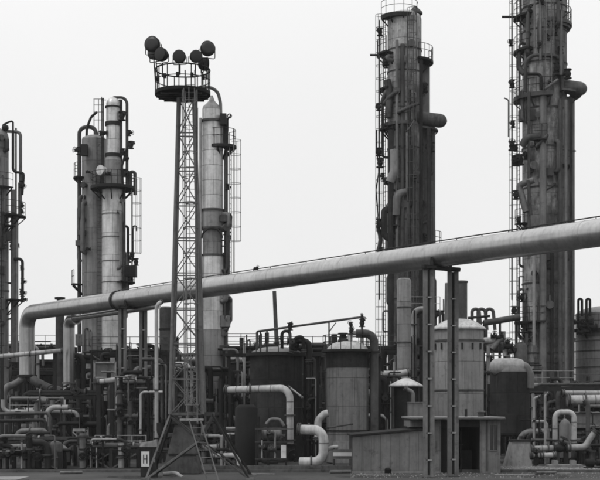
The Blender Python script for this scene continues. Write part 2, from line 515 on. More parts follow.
pipe(t, [W(16, 128, Y - .1), W(16, 240, Y - .1)], .07, 'dark')
pipe(t, [W(13.8, 190, Y - .3), W(13.8, 362, Y - .3)], .24, 'grey')
pipe(t, [W(17, 216, Y - .4), W(17, 362, Y - .4)], .11, 'mid')
pipe(t, [W(14, 259, Y - .6), W(22.5, 259, Y - .6), W(22.5, 300, Y - .6)], .12, 'dark', .3)
for py in (184, 205, 211, 268, 281, 292, 299):
    valve(t, W(20.5 + (py % 3), py, Y - .5), UP, (1, -.3, 0), .11)
platform(t, cx, Y, Z(216, Y), r, r + SZ(17, Y), -60, 20, th=.12)
platform(t, cx, Y, Z(300, Y), r, r + SZ(15, Y), -50, 10, th=.1, rail=False)
ladder(t, cx, Y, r + .9, -5, Z(216, Y), Z(196, Y) + 1, False)
platform(t, cx, Y, Z(188, Y), r, r + .6, -140, -20, th=.1)
ladder(t, cx, Y, r + .35, -75, 6, Z(188, Y), True)

tower_clutter(t, cx, Y, r, 6, Z(140, Y), 305, 26, -120, 15)
# twin columns: the wide one
Y = 101
cx, r = X(94, Y), SZ(12, Y)
t = thing('distillation_column', 'wide grey blunt-topped column with an arched pipe, left of the slender one', 'column', (cx, Y, 0))
clad(t, cx, Y, 0, Z(140, Y), r, 1.75, 6, 'mid', 21)
MB().lathe((cx, Y, Z(140, Y)), (0, 0, 1), [(0, r), (.15, r * .95), (.3, r * .6), (.35, .05)], 28).build('dome', 'mid', t)
pipe(t, [W(79.3, 352, Y - .2), W(79.3, 127, Y - .2), W(96, 127, Y - .2), W(96, 140, Y - .2)], SZ(2, Y), 'steel', .55)
pipe(t, [W(86.5, 139, Y - .4), W(87, 128, Y - .4), W(91, 117, Y - .4), W(97, 112, Y - .4)], .1, 'dark', .8)
platform(t, cx, Y, Z(178, Y), r, r + SZ(8.5, Y), 150, 225, th=.12)
b_ = MB(); b_.box(X(81, Y - 1.4), X(87.5, Y - 1.4), Y - 1.5, Y - 1.0, Z(159, Y), Z(148, Y)); b_.build('junction_box', 'dark', t)
valve(t, W(79.3, 151, Y - .2), UP, (-.6, -.6, 0), .17)
for py in (172, 249): 
    valve(t, W(88, py, Y - 1.15), (1, 0, 0), (0, -1, .3), .1)
pipe(t, [W(83.3, 350, Y - .95), W(83.3, 180, Y - .95)], .05, 'galv')
for i in (94, 98.5): pipe(t, [W(i, 99, Y - .2), W(i, 140, Y - .2)], .035, 'galv', n=6)
b_ = MB()
for py in (99, 105, 112, 120): b_.bar(W(93.5, py, Y - .2), W(104, py, Y - .2), .05)
b_.build('top_frame', 'galv', t)
ladder(t, cx, Y, r + .3, -60, 5, Z(140, Y), False, 'steel')

tower_clutter(t, cx, Y, r, 6, Z(145, Y), 306, 12, -170, -60)
# the slender one
Y = 99
cx = X(113, Y)
t = thing('distillation_column', 'slender stepped column with dark rings and a round gallery halfway up', 'column', (cx, Y, 0))
r = SZ(11, Y); ru = SZ(6.8, Y)
clad(t, cx, Y, 0, Z(190, Y), r, 1.7, 6, 'pale', 31)
r2 = SZ(8.5, Y)
clad(t, cx, Y, Z(190, Y), Z(161, Y), r2, 1.1, 6, 'mid', 32)
MB().lathe((cx, Y, Z(161, Y)), (0, 0, 1), [(0, r2), (.35, ru)], 28).build('reducer', 'mid', t)
z1 = Z(158, Y)
clad(t, cx, Y, z1, Z(104, Y), ru, 1.35, 6, 'pale', 33)
MB().lathe((cx, Y, Z(104, Y)), (0, 0, 1), [(0, ru), (.2, ru * .93), (.42, ru * .6), (.5, .08)], 24).build('dome', 'pale', t)
for py, h in ((126, .28), (157, .25), (108, .1)):
    MB().lathe((cx, Y, Z(py, Y)), (0, 0, 1), [(0, ru + .09), (h, ru + .09)], 28).build('stiffening_ring', 'dark', t)
for py in (215, 238, 262, 283, 305):
    MB().lathe((cx, Y, Z(py, Y)), (0, 0, 1), [(0, r + .035), (.07, r + .035)], 28).build('stiffening_ring', 'grey', t)
platform(t, cx, Y, Z(187, Y), r2 - .1, SZ(22.5, Y), -179.9, 179.9, th=.22)
mh = MB().lathe(W(104.5, 171, Y - .35), (-.55, -.8, 0), [(0, .3), (.4, .3), (.4, .38), (.5, .38)], 18).build('manhole', 'pale', t)
valve(t, W(108, 174, Y - .85), (1, 0, 0), (0, -1, .2), .13)
pipe(t, [W(112, 104, Y), W(112, 97.5, Y), W(127, 97.5, Y), W(127, 187, Y)], SZ(1.5, Y), 'steel', .5)
pipe(t, [W(130, 187, Y), W(130, 172, Y), W(135, 172, Y), W(135, 195, Y)], .13, 'steel', .25)
pipe(t, [W(123, 187, Y - .2), W(122, 166, Y - .4), W(126, 152, Y - .3), W(130, 141, Y - .3)], .09, 'dark', .6)
pipe(t, [W(124, 350, Y - .3), W(124, 190, Y - .3)], SZ(1.6, Y), 'steel')
pipe(t, [W(120.3, 190, Y + .1), W(120.3, 100, Y + .1)], .16, 'steel')
pipe(t, [W(103, 187, Y - .3), W(103, 98, Y - .3)], .07, 'dark')
for px_, py in ((122, 116), (129, 133), (131, 145), (123, 152), (126, 158), (125, 173)):
    valve(t, W(px_, py, Y - .3), UP, (.9, -.4, 0), .15)
valve(t, W(103.5, 133, Y - .3), (1, 0, 0), (-.4, -1, 0), .12)
pipe(t, [W(127, 262, Y), W(133, 262, Y), W(133, 226, Y), W(136.5, 226, Y), W(136.5, 231, Y)], .06, 'dark', .18, n=8)
b_ = MB().box(X(126, Y), X(136.5, Y), Y - .5, Y + .4, Z(277, Y), Z(266, Y)); b_.build('instrument_cabinet', 'dark', t)
platform(t, cx, Y, Z(282, Y), r, SZ(22, Y), -60, 30, th=.1, brackets=False)
for q in ((128, 258), (132, 256), (136, 262), (130, 281)): valve(t, W(q[0], q[1], Y - .1), UP, (.5, -.8, 0), .12)
ladder(t, cx, Y, SZ(19, Y), 0, Z(282, Y), Z(187, Y), True, 'galv')
ladder(t, cx, Y, ru + .35, -170, Z(187, Y), Z(98, Y), False, 'dark')

tower_clutter(t, cx, Y, r, 6, Z(195, Y), 307, 12, -60, 20)
# middle column behind the mast
Y = 86
cx = X(212.5, Y); r = SZ(12, Y)
t = thing('distillation_column', 'pale banded column with a pointed top right behind the floodlight mast', 'column', (cx, Y, 0))
clad(t, cx, Y, Z(211, Y), Z(122, Y), SZ(10.8, Y), 1.0, 6, 'pale', 41)
clad(t, cx, Y, Z(229, Y), Z(211, Y), r, 1.2, 6, 'mid', 42)
clad(t, cx, Y, Z(256, Y), Z(229, Y), SZ(10, Y), 1.1, 6, 'mid', 43)
clad(t, cx, Y, Z(330, Y), Z(256, Y), r, 1.35, 6, 'pale', 44)
clad(t, cx, Y, 0, Z(330, Y), r + .04, 1.6, 6, 'mid', 45)
ru = SZ(9.6, Y)
clad(t, cx - .05, Y, Z(122, Y), Z(110, Y), ru, .8, 6, 'pale', 46)
MB().lathe((cx - .05, Y, Z(110, Y)), (0, 0, 1), [(0, ru), (.2, ru * .92), (.38, ru * .62), (.48, .3), (.6, .2), (.95, .07)], 28).build('dome', 'mid', t)
for py in (122, 211, 229, 256):
    MB().lathe((cx, Y, Z(py, Y)), (0, 0, 1), [(-.05, r + .06), (.08, r + .06)], 32).build('stiffening_ring', 'steel', t)
MB().torus(W(212, 238, Y - .85), (0, 1, 0), .66, .07, 18, 6, PI, 2 * PI).build('reinforcing_arch', 'dark', t)
pipe(t, [W(200, 87, Y - .8), W(211, 87.5, Y - .5), W(218, 92, Y - .3), W(220.5, 103, Y - .2), W(221, 124, Y - .2)], .11, 'grey', .8)
pipe(t, [W(225.5, 145, Y - .2), W(225.5, 118, Y - .2)], .16, 'dark')
pipe(t, [W(226, 352, Y - .2), W(226, 150, Y - .2)], .13, 'steel')
pipe(t, [W(196.5, 420, Y - .2), W(196.5, 108, Y - .2)], SZ(1.6, Y), 'grey')
pipe(t, [W(200.5, 420, Y - .6), W(200.5, 118, Y - .6)], .09, 'galv')
MB().box(X(221, Y), X(227, Y), Y - .8, Y - .2, Z(127, Y), Z(116, Y)).build('valve_box', 'dark', t)
platform(t, cx + .62, Y, Z(146, Y), .2, SZ(14.5, Y), -150, 60, th=.18)
ladder(t, cx, Y, SZ(18.5, Y), -12, Z(275, Y), Z(146, Y), True, 'galv')
pipe(t, [W(228, 131, Y - .5), W(228, 119, Y - .5), W(231, 115, Y - .5)], .04, 'dark', .2, n=6)
b_ = MB().torus(W(229.5, 116, Y - .5), (0, 1, 0), .13, .04, 12, 5); b_.build('hook', 'dark', t)
pipe(t, [W(234, 130, Y - .5), W(234, 272, Y - .5)], .04, 'dark', n=6)
for py in (187, 232, 300, 318): valve(t, W(227.5, py, Y - .3), UP, (1, -.3, 0), .1)
for py in (240, 300): MB().box(X(225, Y), X(229, Y), Y - .4, Y + .1, Z(py + 24, Y), Z(py, Y)).build('conduit_box', 'dark', t)

tower_clutter(t, cx, Y, r, 6, Z(215, Y), 308, 22, -40, 15)
# big dark columns
def giant(label, px_, Y, ztop_py, wpx, rear, seed, dark_span, pl, kit):
    cx = X(px_, Y); r = SZ(wpx / 2, Y)
    t = thing('distillation_column', label, 'column', (cx, Y, 0))
    ms = mat('graded_cladding', .27, .45, .65, .5, .45, rand=.16, darkened=dark_span, bump=.15)
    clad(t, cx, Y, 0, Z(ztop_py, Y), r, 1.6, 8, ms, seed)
    return t, cx, r, ms
Y = 98
t, cx, r, ms = giant('tall column with a round collar, left one of the two tall dark columns', 404.5, Y, 20, 34, None, 51, (X(399, 98), X(420, 98), .66, .10), None, None)
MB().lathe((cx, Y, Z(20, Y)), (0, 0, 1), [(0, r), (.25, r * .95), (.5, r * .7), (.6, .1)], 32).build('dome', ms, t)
x2 = X(414, Y + 1.6)
MB().lathe((x2, Y + 1.6, 0), (0, 0, 1), [(0, r * .95), (Z(62, Y) - 0, r * .95), (Z(62, Y) + .3, r * .7)], 36).build('rear_vessel', 'tower', t)
r3 = SZ(18.5, Y)
x3 = X(417, Y + 1.5)
clad(t, x3, Y + 1.5, 0, Z(124, Y), r3, 2.0, 8, 'tower', 52)
MB().lathe((X(415, Y), Y - .2, Z(20, Y)), (0, 0, 1), [(0, .3), (.35, .3), (.35, .55), (.5, .55), (.75, .3), (1.0, .07)], 16).build('vent_cowl', 'steel', t)
pipe(t, [W(415, 24, Y - .9), W(415, 12, Y - .9)], .12, 'steel')
platform(t, cx - .4, Y, Z(17, Y), .6, r + .15, -170, 10, th=.3)
platform(t, cx, Y, Z(55, Y), r, r + SZ(11, Y), 170, 225, th=.14)
platform(t, cx, Y, Z(90, Y), r, r + SZ(9, Y), 165, 225, th=.14)
platform(t, cx + .35, Y + .6, Z(60, Y), r * .8, r + SZ(8, Y), -70, 30, th=.16)
platform(t, cx + .4, Y + .6, Z(88, Y), r * .8, r + SZ(2, Y), -70, 10, th=.14, rail=False)
platform(t, cx, Y, Z(125, Y), r, r + SZ(5.5, Y), 150, 275, 'steel', th=.25)
a, b = W(416, 118, Y - .6), W(441, 121, Y - .6); d = (b - a).normalized()
MB().lathe(a, d, [(0, .52), ((b - a).length - .1, .52), ((b - a).length + .1, .48), ((b - a).length + .3, .36), ((b - a).length + .42, .18), ((b - a).length + .46, .03)], 24).build('side_header', 'tower', t)
platform(t, X(416, Y), Y + .6, Z(129, Y), r3 * .9, SZ(23, Y), -80, 10, 'tower', th=.12, rail=False)
MB().bar(W(370, 55, Y), W(388, 55, Y), .14).build('davit_arm', 'dark', t)
ladder(t, cx, Y, SZ(21, Y), 195, 4, Z(20, Y), True, 'steel')
pipe(t, [W(379.5, 300, Y - .6), W(379.5, 20, Y - .6)], .06, 'steel', n=6)
pipe(t, [W(377, 230, Y - .5), W(378, 215, Y - .5), W(376, 190, Y - .5), W(379, 170, Y - .5), W(376.5, 150, Y - .5), W(376.5, 130, Y - .5)], .05, 'dark', .4, n=6)
pipe(t, [W(387, 80, Y - 1), W(390, 95, Y - 1), W(388, 118, Y - 1)], .28, 'steel', 1.2)
for k, (a, zt, zb, rr, mm) in enumerate(((397, 40, 250, .12, 'grey'), (402.5, 44, 420, .16, 'steel'), (391, 130, 420, .2, 'darkened'), (421, 60, 400, .14, 'darkened'), (429, 128, 400, .16, 'darkened'), (410, 90, 300, .09, 'darkened'))):
    pipe(t, [W(a, zb, Y - 1.45), W(a, zt, Y - 1.45)], rr, mm)
pipe(t, [W(394, 150, Y - 1.5), W(394, 172, Y - 1.5), W(390, 182, Y - 1.4)], .34, 'mid', 1)
pipe(t, [W(396, 215, Y - 1.5), W(397, 194, Y - 1.6), W(406, 192, Y - 1.4)], .3, 'grey', .7)
pipe(t, [W(390, 210, Y - 1.2), W(385, 210, Y - 1), W(385, 235, Y - 1), W(392, 241, Y - 1.2)], .3, 'darkened', .5)
pipe(t, [W(378, 252, Y - .6), W(381, 240, Y - .6), W(378, 226, Y - .6)], .16, 'steel', .6)
for q in ((380, 32), (379, 107), (379, 152), (380, 163), (383, 176), (386, 181), (379, 223), (381, 250), (389, 208), (384, 128), (390, 99), (386, 61), (431, 147), (425, 88)):
    valve(t, W(q[0], q[1], Y - .9), UP, (-.4, -.9, .1), .15, 'dark')
tower_clutter(t, cx, Y, r, 8, Z(60, Y), 301, 34)
tower_clutter(t, X(417, Y), Y + 1.5, SZ(18.5, Y), 8, Z(130, Y), 302, 22, -110, -28, ('tower', 'steel', 'tower'))
ladder(t, cx, Y, r + .3, -78, 6, Z(22, Y), True, 'tower')
for py in (52, 74, 106, 150, 185, 222, 262, 300):
    MB().lathe((cx, Y, Z(py, Y)), (0, 0, 1), [(0, r + .04), (.09, r + .04)], 36).build('stiffening_ring', 'steel', t)
for px_, py in ((411, 44), (396, 92), (404, 205)):
    MB().lathe(W(px_, py, Y - 1.2), (0, -1, 0), [(0, .2), (.3, .2), (.3, .27), (.38, .27)], 16).build('manhole', 'tower', t)

t, cx, r, ms = giant('tallest dark column running out of the top of the photo near the right edge', 544.5, Y, -18, 44, None, 61, (X(532, 98), X(552, 98), .70, .10), None, None)
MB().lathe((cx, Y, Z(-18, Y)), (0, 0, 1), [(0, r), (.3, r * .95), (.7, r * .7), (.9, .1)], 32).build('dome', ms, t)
r3 = SZ(24.5, Y)
clad(t, X(550, Y + 1), Y + 1, 0, Z(98, Y), r3, 2.0, 8, 'tower', 62)
platform(t, cx, Y, Z(18, Y), r, r + SZ(9, Y), 165, 225, th=.16)
MB().bar(W(502, 17, Y), W(524, 17, Y), .14).build('davit_arm', 'dark', t)
platform(t, cx, Y, Z(52, Y), r, r + SZ(9, Y), 165, 230, th=.16)
platform(t, cx, Y, Z(25, Y), r, r + SZ(5, Y), -95, 20, 'steel', th=.25, skirt=.2)
platform(t, cx, Y, Z(98, Y), r, r + SZ(9, Y), 150, 275, 'steel', th=.3, rail=True)
a, b = W(560, 86, Y - .8), W(581, 89, Y - .8); d = (b - a).normalized()
MB().lathe(a, d, [(0, .52), ((b - a).length - .1, .52), ((b - a).length + .1, .48), ((b - a).length + .3, .36), ((b - a).length + .42, .18), ((b - a).length + .46, .03)], 24).build('side_header', 'tower', t)
platform(t, X(549, Y), Y + .5, Z(94, Y), r3 * .9, SZ(33, Y), -75, 35, 'tower', th=.14, rail=False)
pipe(t, [W(525.5, 92, Y - 1.4), W(525.5, 55, Y - 1.75), W(562, 55, Y - 1.75), W(562, 92, Y - 1.4)], .14, 'steel', .8)
pipe(t, [W(528, 74, Y - 1.8), W(541, 74, Y - 1.8), W(541, 90, Y - 1.8)], .12, 'dark', .3)
pipe(t, [W(566, 74, Y - 1.7), W(554, 74, Y - 1.8), W(549, 84, Y - 1.8)], .12, 'dark', .3)
for (a, zt, zb, rr, mm) in ((540.5, -8, 60, .1, 'grey'), (543, 92, 420, .26, 'grey'), (534.5, -5, 48, .07, 'grey'), (560.5, 100, 400, .17, 'steel'), (561, 10, 75, .12, 'grey'), (529, 92, 250, .12, 'steel'), (571, 100, 400, .12, 'darkened'), (552, 250, 400, .12, 'darkened'), (566, 100, 400, .12, 'grey')):
    pipe(t, [W(a, zb, Y - 1.85), W(a, zt, Y - 1.85)], rr, mm)
ladder(t, cx, Y, SZ(28, Y), 194, 4, Z(-15, Y), True, 'steel')
ladder(t, cx, Y, SZ(24, Y), 8, Z(26, Y), Z(-15, Y), True, 'steel')
pipe(t, [W(512, 300, Y - .6), W(512, -20, Y - .6)], .06, 'steel', n=6)
pipe(t, [W(508.5, 137, Y - .5), W(508.5, 100, Y - .5), W(504, 98, Y - .5)], .05, 'steel', .2, n=6)
pipe(t, [W(519, 55, Y - .8), W(519, 68, Y - .8), W(524, 74, Y - 1)], .2, 'steel', .5)
pipe(t, [W(522, 146, Y - 1.7), W(527, 137, Y - 1.8), W(540, 137, Y - 1.8)], .28, 'steel', 1.2)
pipe(t, [W(526, 212, Y - 1.8), W(519, 186, Y - 1.5), W(524, 183, Y - 1.7), W(534, 180, Y - 1.9)], .25, 'grey', .6)
pipe(t, [W(534, 345, Y - 2.0), W(534, 250, Y - 2.0)], .11, 'galv')
pipe(t, [W(528, 180, Y - 2), W(531, 215, Y - 2)], .12, 'steel')
for q in ((511, 43), (512, 84), (513, 124), (512, 146), (516, 148), (515, 161), (520, 160), (516, 195), (519, 220), (568, 74), (526, 156), (548, 38), (555, 32), (561, 50), (530, 10), (556, 68), (514, 310), (518, 322), (548, 265), (545, 320)):
    valve(t, W(q[0], q[1], Y - 1.5), UP, (-.4, -.9, .1), .16, 'dark')
tower_clutter(t, cx, Y, r, 8, Z(-5, Y), 303, 46, -175, -50)
tower_clutter(t, X(550, Y + 1), Y + 1, SZ(24.5, Y), 8, Z(104, Y), 304, 10, -100, -55, ('tower', 'steel', 'tower'))
ladder(t, cx, Y, r + .3, -92, Z(94, Y), Z(-15, Y), True, 'grey')
for py in (10, 34, 66, 112, 150, 190, 230, 285, 330, 354, 364):
    MB().lathe((cx, Y, Z(py, Y)), (0, 0, 1), [(0, r + .05), (.1, r + .05)], 36).build('stiffening_ring', 'steel', t)
for px_, py in ((550, 33), (533, 166), (549, 305)):
    MB().lathe(W(px_, py, Y - 1.6), (0, -1, 0), [(0, .24), (.35, .24), (.35, .31), (.43, .31)], 16).build('manhole', 'tower', t)
platform(t, cx, Y, Z(322, Y), r, r + SZ(8, Y), 150, 262, 'dark', th=.14)

# ------------------------------------------------------------------ overhead transfer pipe and its trestles
HP = 7.37; ZP = EYE + HP
def on_pipe(px_):
    A = V(X(27, 98.8), 98.8, ZP); B = V(X(600, 54), 54, ZP); d = B - A
    k = (px_ - HX) / F                      # X/Y = k
    tt = (k * A.y - A.x) / (d.x - k * d.y)
    return A + d * tt
PA, PB = on_pipe(27), on_pipe(600)
PD = (PB - PA).normalized(); PN = V(-PD.y, PD.x, 0); PN = PN if PN.y > 0 else -PN
PEND = PB + PD * 9
t = thing('transfer_pipe', 'huge pale overhead pipe crossing the whole yard, bent down at its left end', 'pipe', (PA.x, PA.y, 0))
rp = .585
# vertical leg with elbow, then clad straight run
zb = Z(376, 98.8)
pipe(t, [V(PA.x, PA.y, zb), PA, PA + PD * 3.2], rp, 'pipe', 1.15, n=28, name='elbow_run')
ln = (PEND - PA - PD * 3.2).length; nsec = 19; sl = ln / nsec
MB().cyl(PA + PD * 3.2, PEND, rp - .03, n=28).build('core_pipe', 'seam', t)
o = MB().lathe((0, 0, 0), PD, [(.012, rp - .028), (.012, rp), (sl - .012, rp), (sl - .012, rp - .028)], 32).build('cladding_section', 'pipe'); me = o.data; bpy.data.objects.remove(o)
o = MB().lathe((0, 0, 0), PD, [(-.05, rp - .01), (-.03, rp + .006), (.03, rp + .006), (.03, rp - .01)], 32).build('lap_band', 'pipe'); mb_ = o.data; bpy.data.objects.remove(o)
for i in range(nsec):
    ob = place(t, 'cladding_section', me, PA + PD * (3.2 + sl * i))
    place(t, 'lap_band', mb_, PA + PD * (3.2 + sl * i))
for px_ in (118,):
    q = on_pipe(px_)
    MB().lathe(q - PD * .12, PD, [(0, rp + .07), (.24, rp + .07)], 32).build('strap', 'dark', t)
# small tracing line on top with clips
b_ = MB(); off = UP * (rp + .10) + PN * .05
b_.cyl(on_pipe(118) + off, PEND + off, .03, n=6)
b_.build('tracer_line', 'dark', t)
b_ = MB()
for i in range(30):
    q = on_pipe(118).lerp(PEND, (i + .5) / 30); b_.bar(q + UP * rp * .95 + PN * .05, q + off, .04)
b_.build('tracer_clips', 'dark', t)['kind'] = 'stuff'
valve(t, on_pipe(256) + UP * (rp + .12), PD, UP, .07, 'black')
flange(t, V(PA.x, PA.y, Z(354, 98.8)), UP, rp + .02, 'grey', .05)
flange(t, V(PA.x, PA.y, zb), UP, rp + .18, 'dark', .2)
# forked lower end
pipe(t, [V(PA.x + .1, PA.y - .1, zb + .1), W(16, 383.5, 98.3), W(4.5, 388, 98.1), W(4.5, 452, 98.1)], .27, 'grey', .75, n=16)
pipe(t, [V(PA.x, PA.y, zb + .1), W(36, 382, 98.3), W(50, 389, 98.2), W(62, 391, 98.2), W(62, 402, 98)], .34, 'steel', .9, n=16)

def battened_post(root, p, ztop, d, gap=.33, m='post'):
    """two channels tied by batten plates"""
    q = MB
    post = MB()
    a = p - d * gap / 2; b = p + d * gap / 2
    post.bar(a, V(a.x, a.y, ztop), .2, .17, up=V(0, 1, 0)).bar(b, V(b.x, b.y, ztop), .2, .07, up=V(0, 1, 0))
    o = post.build('post', m, root)
    z = .8
    while z < ztop - .3:
        MB().box(p.x - gap / 2 + .04, p.x + gap / 2 - .03, p.y - .085, p.y + .015, z, z + .07).build('batten_plate', 'galv', o)
        z += 1.28
    MB().box(p.x - .3, p.x + .3, p.y - .2, p.y + .2, 0, .05).build('base_plate', 'steel', root)
    MB().box(p.x - gap / 2 + .08, p.x + gap / 2 - .08, p.y + .02, p.y + .1, .12, ztop - .05).build('web', 'dark', root)
def trestle(px_, label, diag=True):
    c = on_pipe(px_)
    t = thing('pipe_trestle', label, 'pipe support', (c.x, c.y, 0), 'trestles under the overhead pipe')
    ztop = ZP - rp - .12
    for s_ in (-1, 1):
        p = V(c.x, c.y, 0) + PN * .78 * s_
        battened_post(t, p, ztop, V(1, 0, 0))
        MB().box(p.x - .34, p.x + .34, p.y - .22, p.y + .22, ztop, ztop + .1).build('cap_plate', 'dark', t)
    MB().bar(c - PN * 1.15 - UP * (rp + .05), c + PN * 1.15 - UP * (rp + .05), .22, .2).build('crossbeam', 'dark', t)
    sad = MB()
    for k in range(2): sad.sector(0, 0, 0, .01, .01, 0, 1, .01) if False else None
    sad.torus(c - PD * .02, PD, rp + .05, .05, 14, 6, PI * .08, PI * .92)
    sad.build('saddle', 'dark', t)
    for s_ in (-1, 1):
        MB().bar(c + PN * .62 * s_ - UP * (rp + .02), c + PN * .6 * s_ - UP * (rp - .35), .14).build('saddle_lug', 'dark', t)
    return t
trestle(441, 'pair of battened steel posts in front of the low shed holding up the overhead pipe')
trestle(133, 'far pair of battened posts under the overhead pipe left of the floodlight mast')

# second, smaller overhead pipe at left
Yv = 95.5
t = thing('transfer_pipe', 'smaller pale pipe bending down under the left end of the huge overhead pipe', 'pipe', (X(69, Yv), Yv, 0))
A = V(X(69, Yv), Yv, Z(319, Yv))
q2 = on_pipe(150) - UP * 1.35 + PN * .3
pipe(t, [W(61, 421, Yv), W(69, 412, Yv), A, A + (q2 - A).normalized() * 1.4], SZ(5.7, Yv), 'pipe', .75, n=22)
dd = (q2 - A); dd.z = 0; dd = dd.normalized()
q2 = A + dd * 13.0
MB().lathe(A + dd * 1.3, dd, [(0, .42), (.5, .2), (13, .2)], 16).build('reducer_run', 'pipe', t)
flange(t, W(69, 383, Yv), UP, .5, 'grey', .12)
MB().box(X(62, Yv), X(76, Yv), Yv - .6, Yv + .6, 0, Z(421, Yv)).build('support_block', 'dark', t)
t = thing('vent_stack', 'dark capped stack just left of the bending smaller pipe', 'stack', (X(60, 104), 104, 0))
MB().lathe((X(60, 104), 104, 0), (0, 0, 1), [(0, SZ(5, 104)), (Z(301, 104), SZ(4.2, 104))], 20).build('flue', 'steel', t)
MB().lathe((X(60, 104), 104, Z(301, 104)), (0, 0, 1), [(0, .25), (.12, .25), (.12, .42), (.3, .42)], 20).build('cap', 'dark', t)

# ------------------------------------------------------------------ generic pipe rack / process frame
TONES = ['dark', 'dark', 'steel', 'black', 'grey', 'darkened', 'steel', 'galv', 'dark']
def rack(label, px0, px1, tops, Y, depth, seed, bay=2.4, name='pipe_rack', nv=8, handrail=True, brace=True, dense=3, tones=TONES, gear=True, vmax=None):
    """steel frame: posts, beams at the heights given as picture rows, pipes along and down it, valves, a handrail"""
    r_ = random.Random(seed)
    x0, x1 = X(px0, Y), X(px1, Y)
    t = thing(name, label, 'pipe rack', ((x0 + x1) / 2, Y, 0))
    nb = max(1, round((x1 - x0) / bay)); w_ = (x1 - x0) / nb
    lv = [Z(p, Y) for p in tops]; ztop = max(lv)
    for i in range(nb + 1):
        for yy in (Y, Y + depth):
            MB().box(x0 + i * w_ - .09, x0 + i * w_ + .09, yy - .09, yy + .09, 0, ztop + .02).build('post', 'steel' if i % 2 else 'dark', t)
    for z in lv:
        for yy in (Y, Y + depth):
            MB().box(x0 + .1, x1 - .1, yy - .06, yy + .06, z - .22, z).build('beam', 'dark', t)
        for i in range(nb + 1):
            MB().box(x0 + i * w_ - .06, x0 + i * w_ + .06, Y + .1, Y + depth - .1, z - .2, z - .01).build('crossbeam', 'dark', t)
        k = dense + r_.randint(1, 3)
        for j in range(k):
            rr = r_.choice((.05, .08, .1, .14, .2)); yy = Y + .25 + (depth - .5) * (j + .5) / k
            a, b = x0 - r_.uniform(.0, .6), x1 + r_.uniform(0, .6)
            if r_.random() < .45:
                m1 = x0 + (x1 - x0) * r_.uniform(.3, .8); a, b = (a, m1) if r_.random() < .5 else (m1, b)
            zz = z + rr + .01
            if r_.random() < .5:
                pts = [V(a, yy, zz), V(b, yy, zz), V(b, yy, r_.choice([zz - 1.6, zz + 1.0, .4]))]
            else: pts = [V(a, yy, r_.choice([zz - 1.5, .4, zz + .8])), V(a, yy, zz), V(b, yy, zz)]
            pp = pipe(t, pts, rr, r_.choice(tones), n=10)
            for q in range(r_.randint(1, 3)):
                xx = r_.uniform(min(a, b) + .3, max(a, b) - .3) if abs(b - a) > .8 else (a + b) / 2
                if r_.random() < .5: valve(t, (xx, yy, zz), (1, 0, 0), (0, -.3, 1) if r_.random() < .6 else (0, -1, .1), rr, r_.choice(tones[:4]))
                else: flange(t, (xx, yy, zz), (1, 0, 0), rr * 1.6, r_.choice(tones))
    for j in range(int(nv * 1.7)):
        rr = r_.choice((.03, .04, .06, .09, .13, .18)); xx = r_.uniform(x0, x1); yy = Y - .25 - r_.random() * .4
        zt = r_.uniform(ztop * .55, ztop + .6) if vmax is None else r_.uniform(ztop * .5, vmax)
        pts = [V(xx, yy, .12), V(xx, yy, zt)]
        if r_.random() < .6: pts.append(V(xx + r_.choice((-1, 1)) * r_.uniform(.4, 1.6), yy, zt))
        pipe(t, pts, rr, r_.choice(tones), n=10)
        if r_.random() < .7: valve(t, (xx, yy, r_.uniform(.8, zt * .8)), UP, (r_.uniform(-.5, .5), -1, 0), rr, 'dark')
        flange(t, (xx, yy, r_.uniform(.5, zt)), UP, rr * 1.6, 'steel')
    if brace:
        for i in range(nb):
            if r_.random() < .5:
                zs = sorted([0] + lv); k = r_.randint(0, len(zs) - 2)
                MB().bar((x0 + i * w_ + .1, Y - .12, zs[k] + .1), (x0 + (i + 1) * w_ - .1, Y - .12, zs[k + 1] - .25), .07).build('brace', 'grey', t)
                if r_.random() < .5: MB().bar((x0 + i * w_ + .1, Y - .2, zs[k + 1] - .25), (x0 + (i + 1) * w_ - .1, Y - .2, zs[k] + .1), .07).build('brace', 'grey', t)
    if handrail:
        railing_mesh([(x0, Y - .02, ztop), (x1, Y - .02, ztop)], every=1.2).build('railing', 'galv' if seed % 2 else 'steel', t)
    if gear:
        for j in range(max(2, int((x1 - x0) / 2))):
            xx = r_.uniform(x0, x1); zz = r_.choice([0.1] + [l for l in lv if l < ztop]) 
            s_ = r_.uniform(.25, .5); yy = Y + .3
            k = r_.random()
            if k < .4: MB().box(xx - s_, xx + s_, yy - .3, yy + .3, zz + .02, zz + s_ * 2).build('equipment_box', r_.choice(('dark', 'steel', 'grey', 'black')), t)
            elif k < .75: MB().lathe((xx, yy, zz + .02), (0, 0, 1), [(0, s_), (s_ * 3, s_), (s_ * 3.4, s_ * .7), (s_ * 3.6, .1)], 16).build('drum', r_.choice(('dark', 'steel', 'grey', 'darkened')), t)
            else: MB().lathe((xx - s_ * 2, yy, zz + s_ + .05), (1, 0, 0), [(0, s_ * .6), (.1, s_), (s_ * 4, s_), (s_ * 4.1, s_ * .6)], 16).build('exchanger', r_.choice(('dark', 'steel', 'grey')), t)
    return t
LOWT = ['dark', 'black', 'dark', 'black', 'steel', 'darkened', 'dark', 'steel', 'grey', 'black', 'dark', 'galv']
rack('tall far rack of dark pipes left of the pale bent pipe', -14, 60, (348, 372, 398, 425), 107.5, 3, 101, nv=14, dense=4, tones=LOWT)
rack('dark two storey rack between the bent pipes and the twin columns', 78, 118, (360, 384, 412), 96.4, 1.4, 102, nv=12, dense=4, tones=LOWT)
rack('low rack of dark pumps and pipes at the left bottom corner', 10, 64, (414, 436), 84, 4, 103, nv=12, dense=4, tones=LOWT, vmax=4.2)
rack('rack of dark pipes behind the cabinet marked H', 92, 168, (352, 378, 408), 89.5, 4, 104, nv=14, dense=4, tones=LOWT)
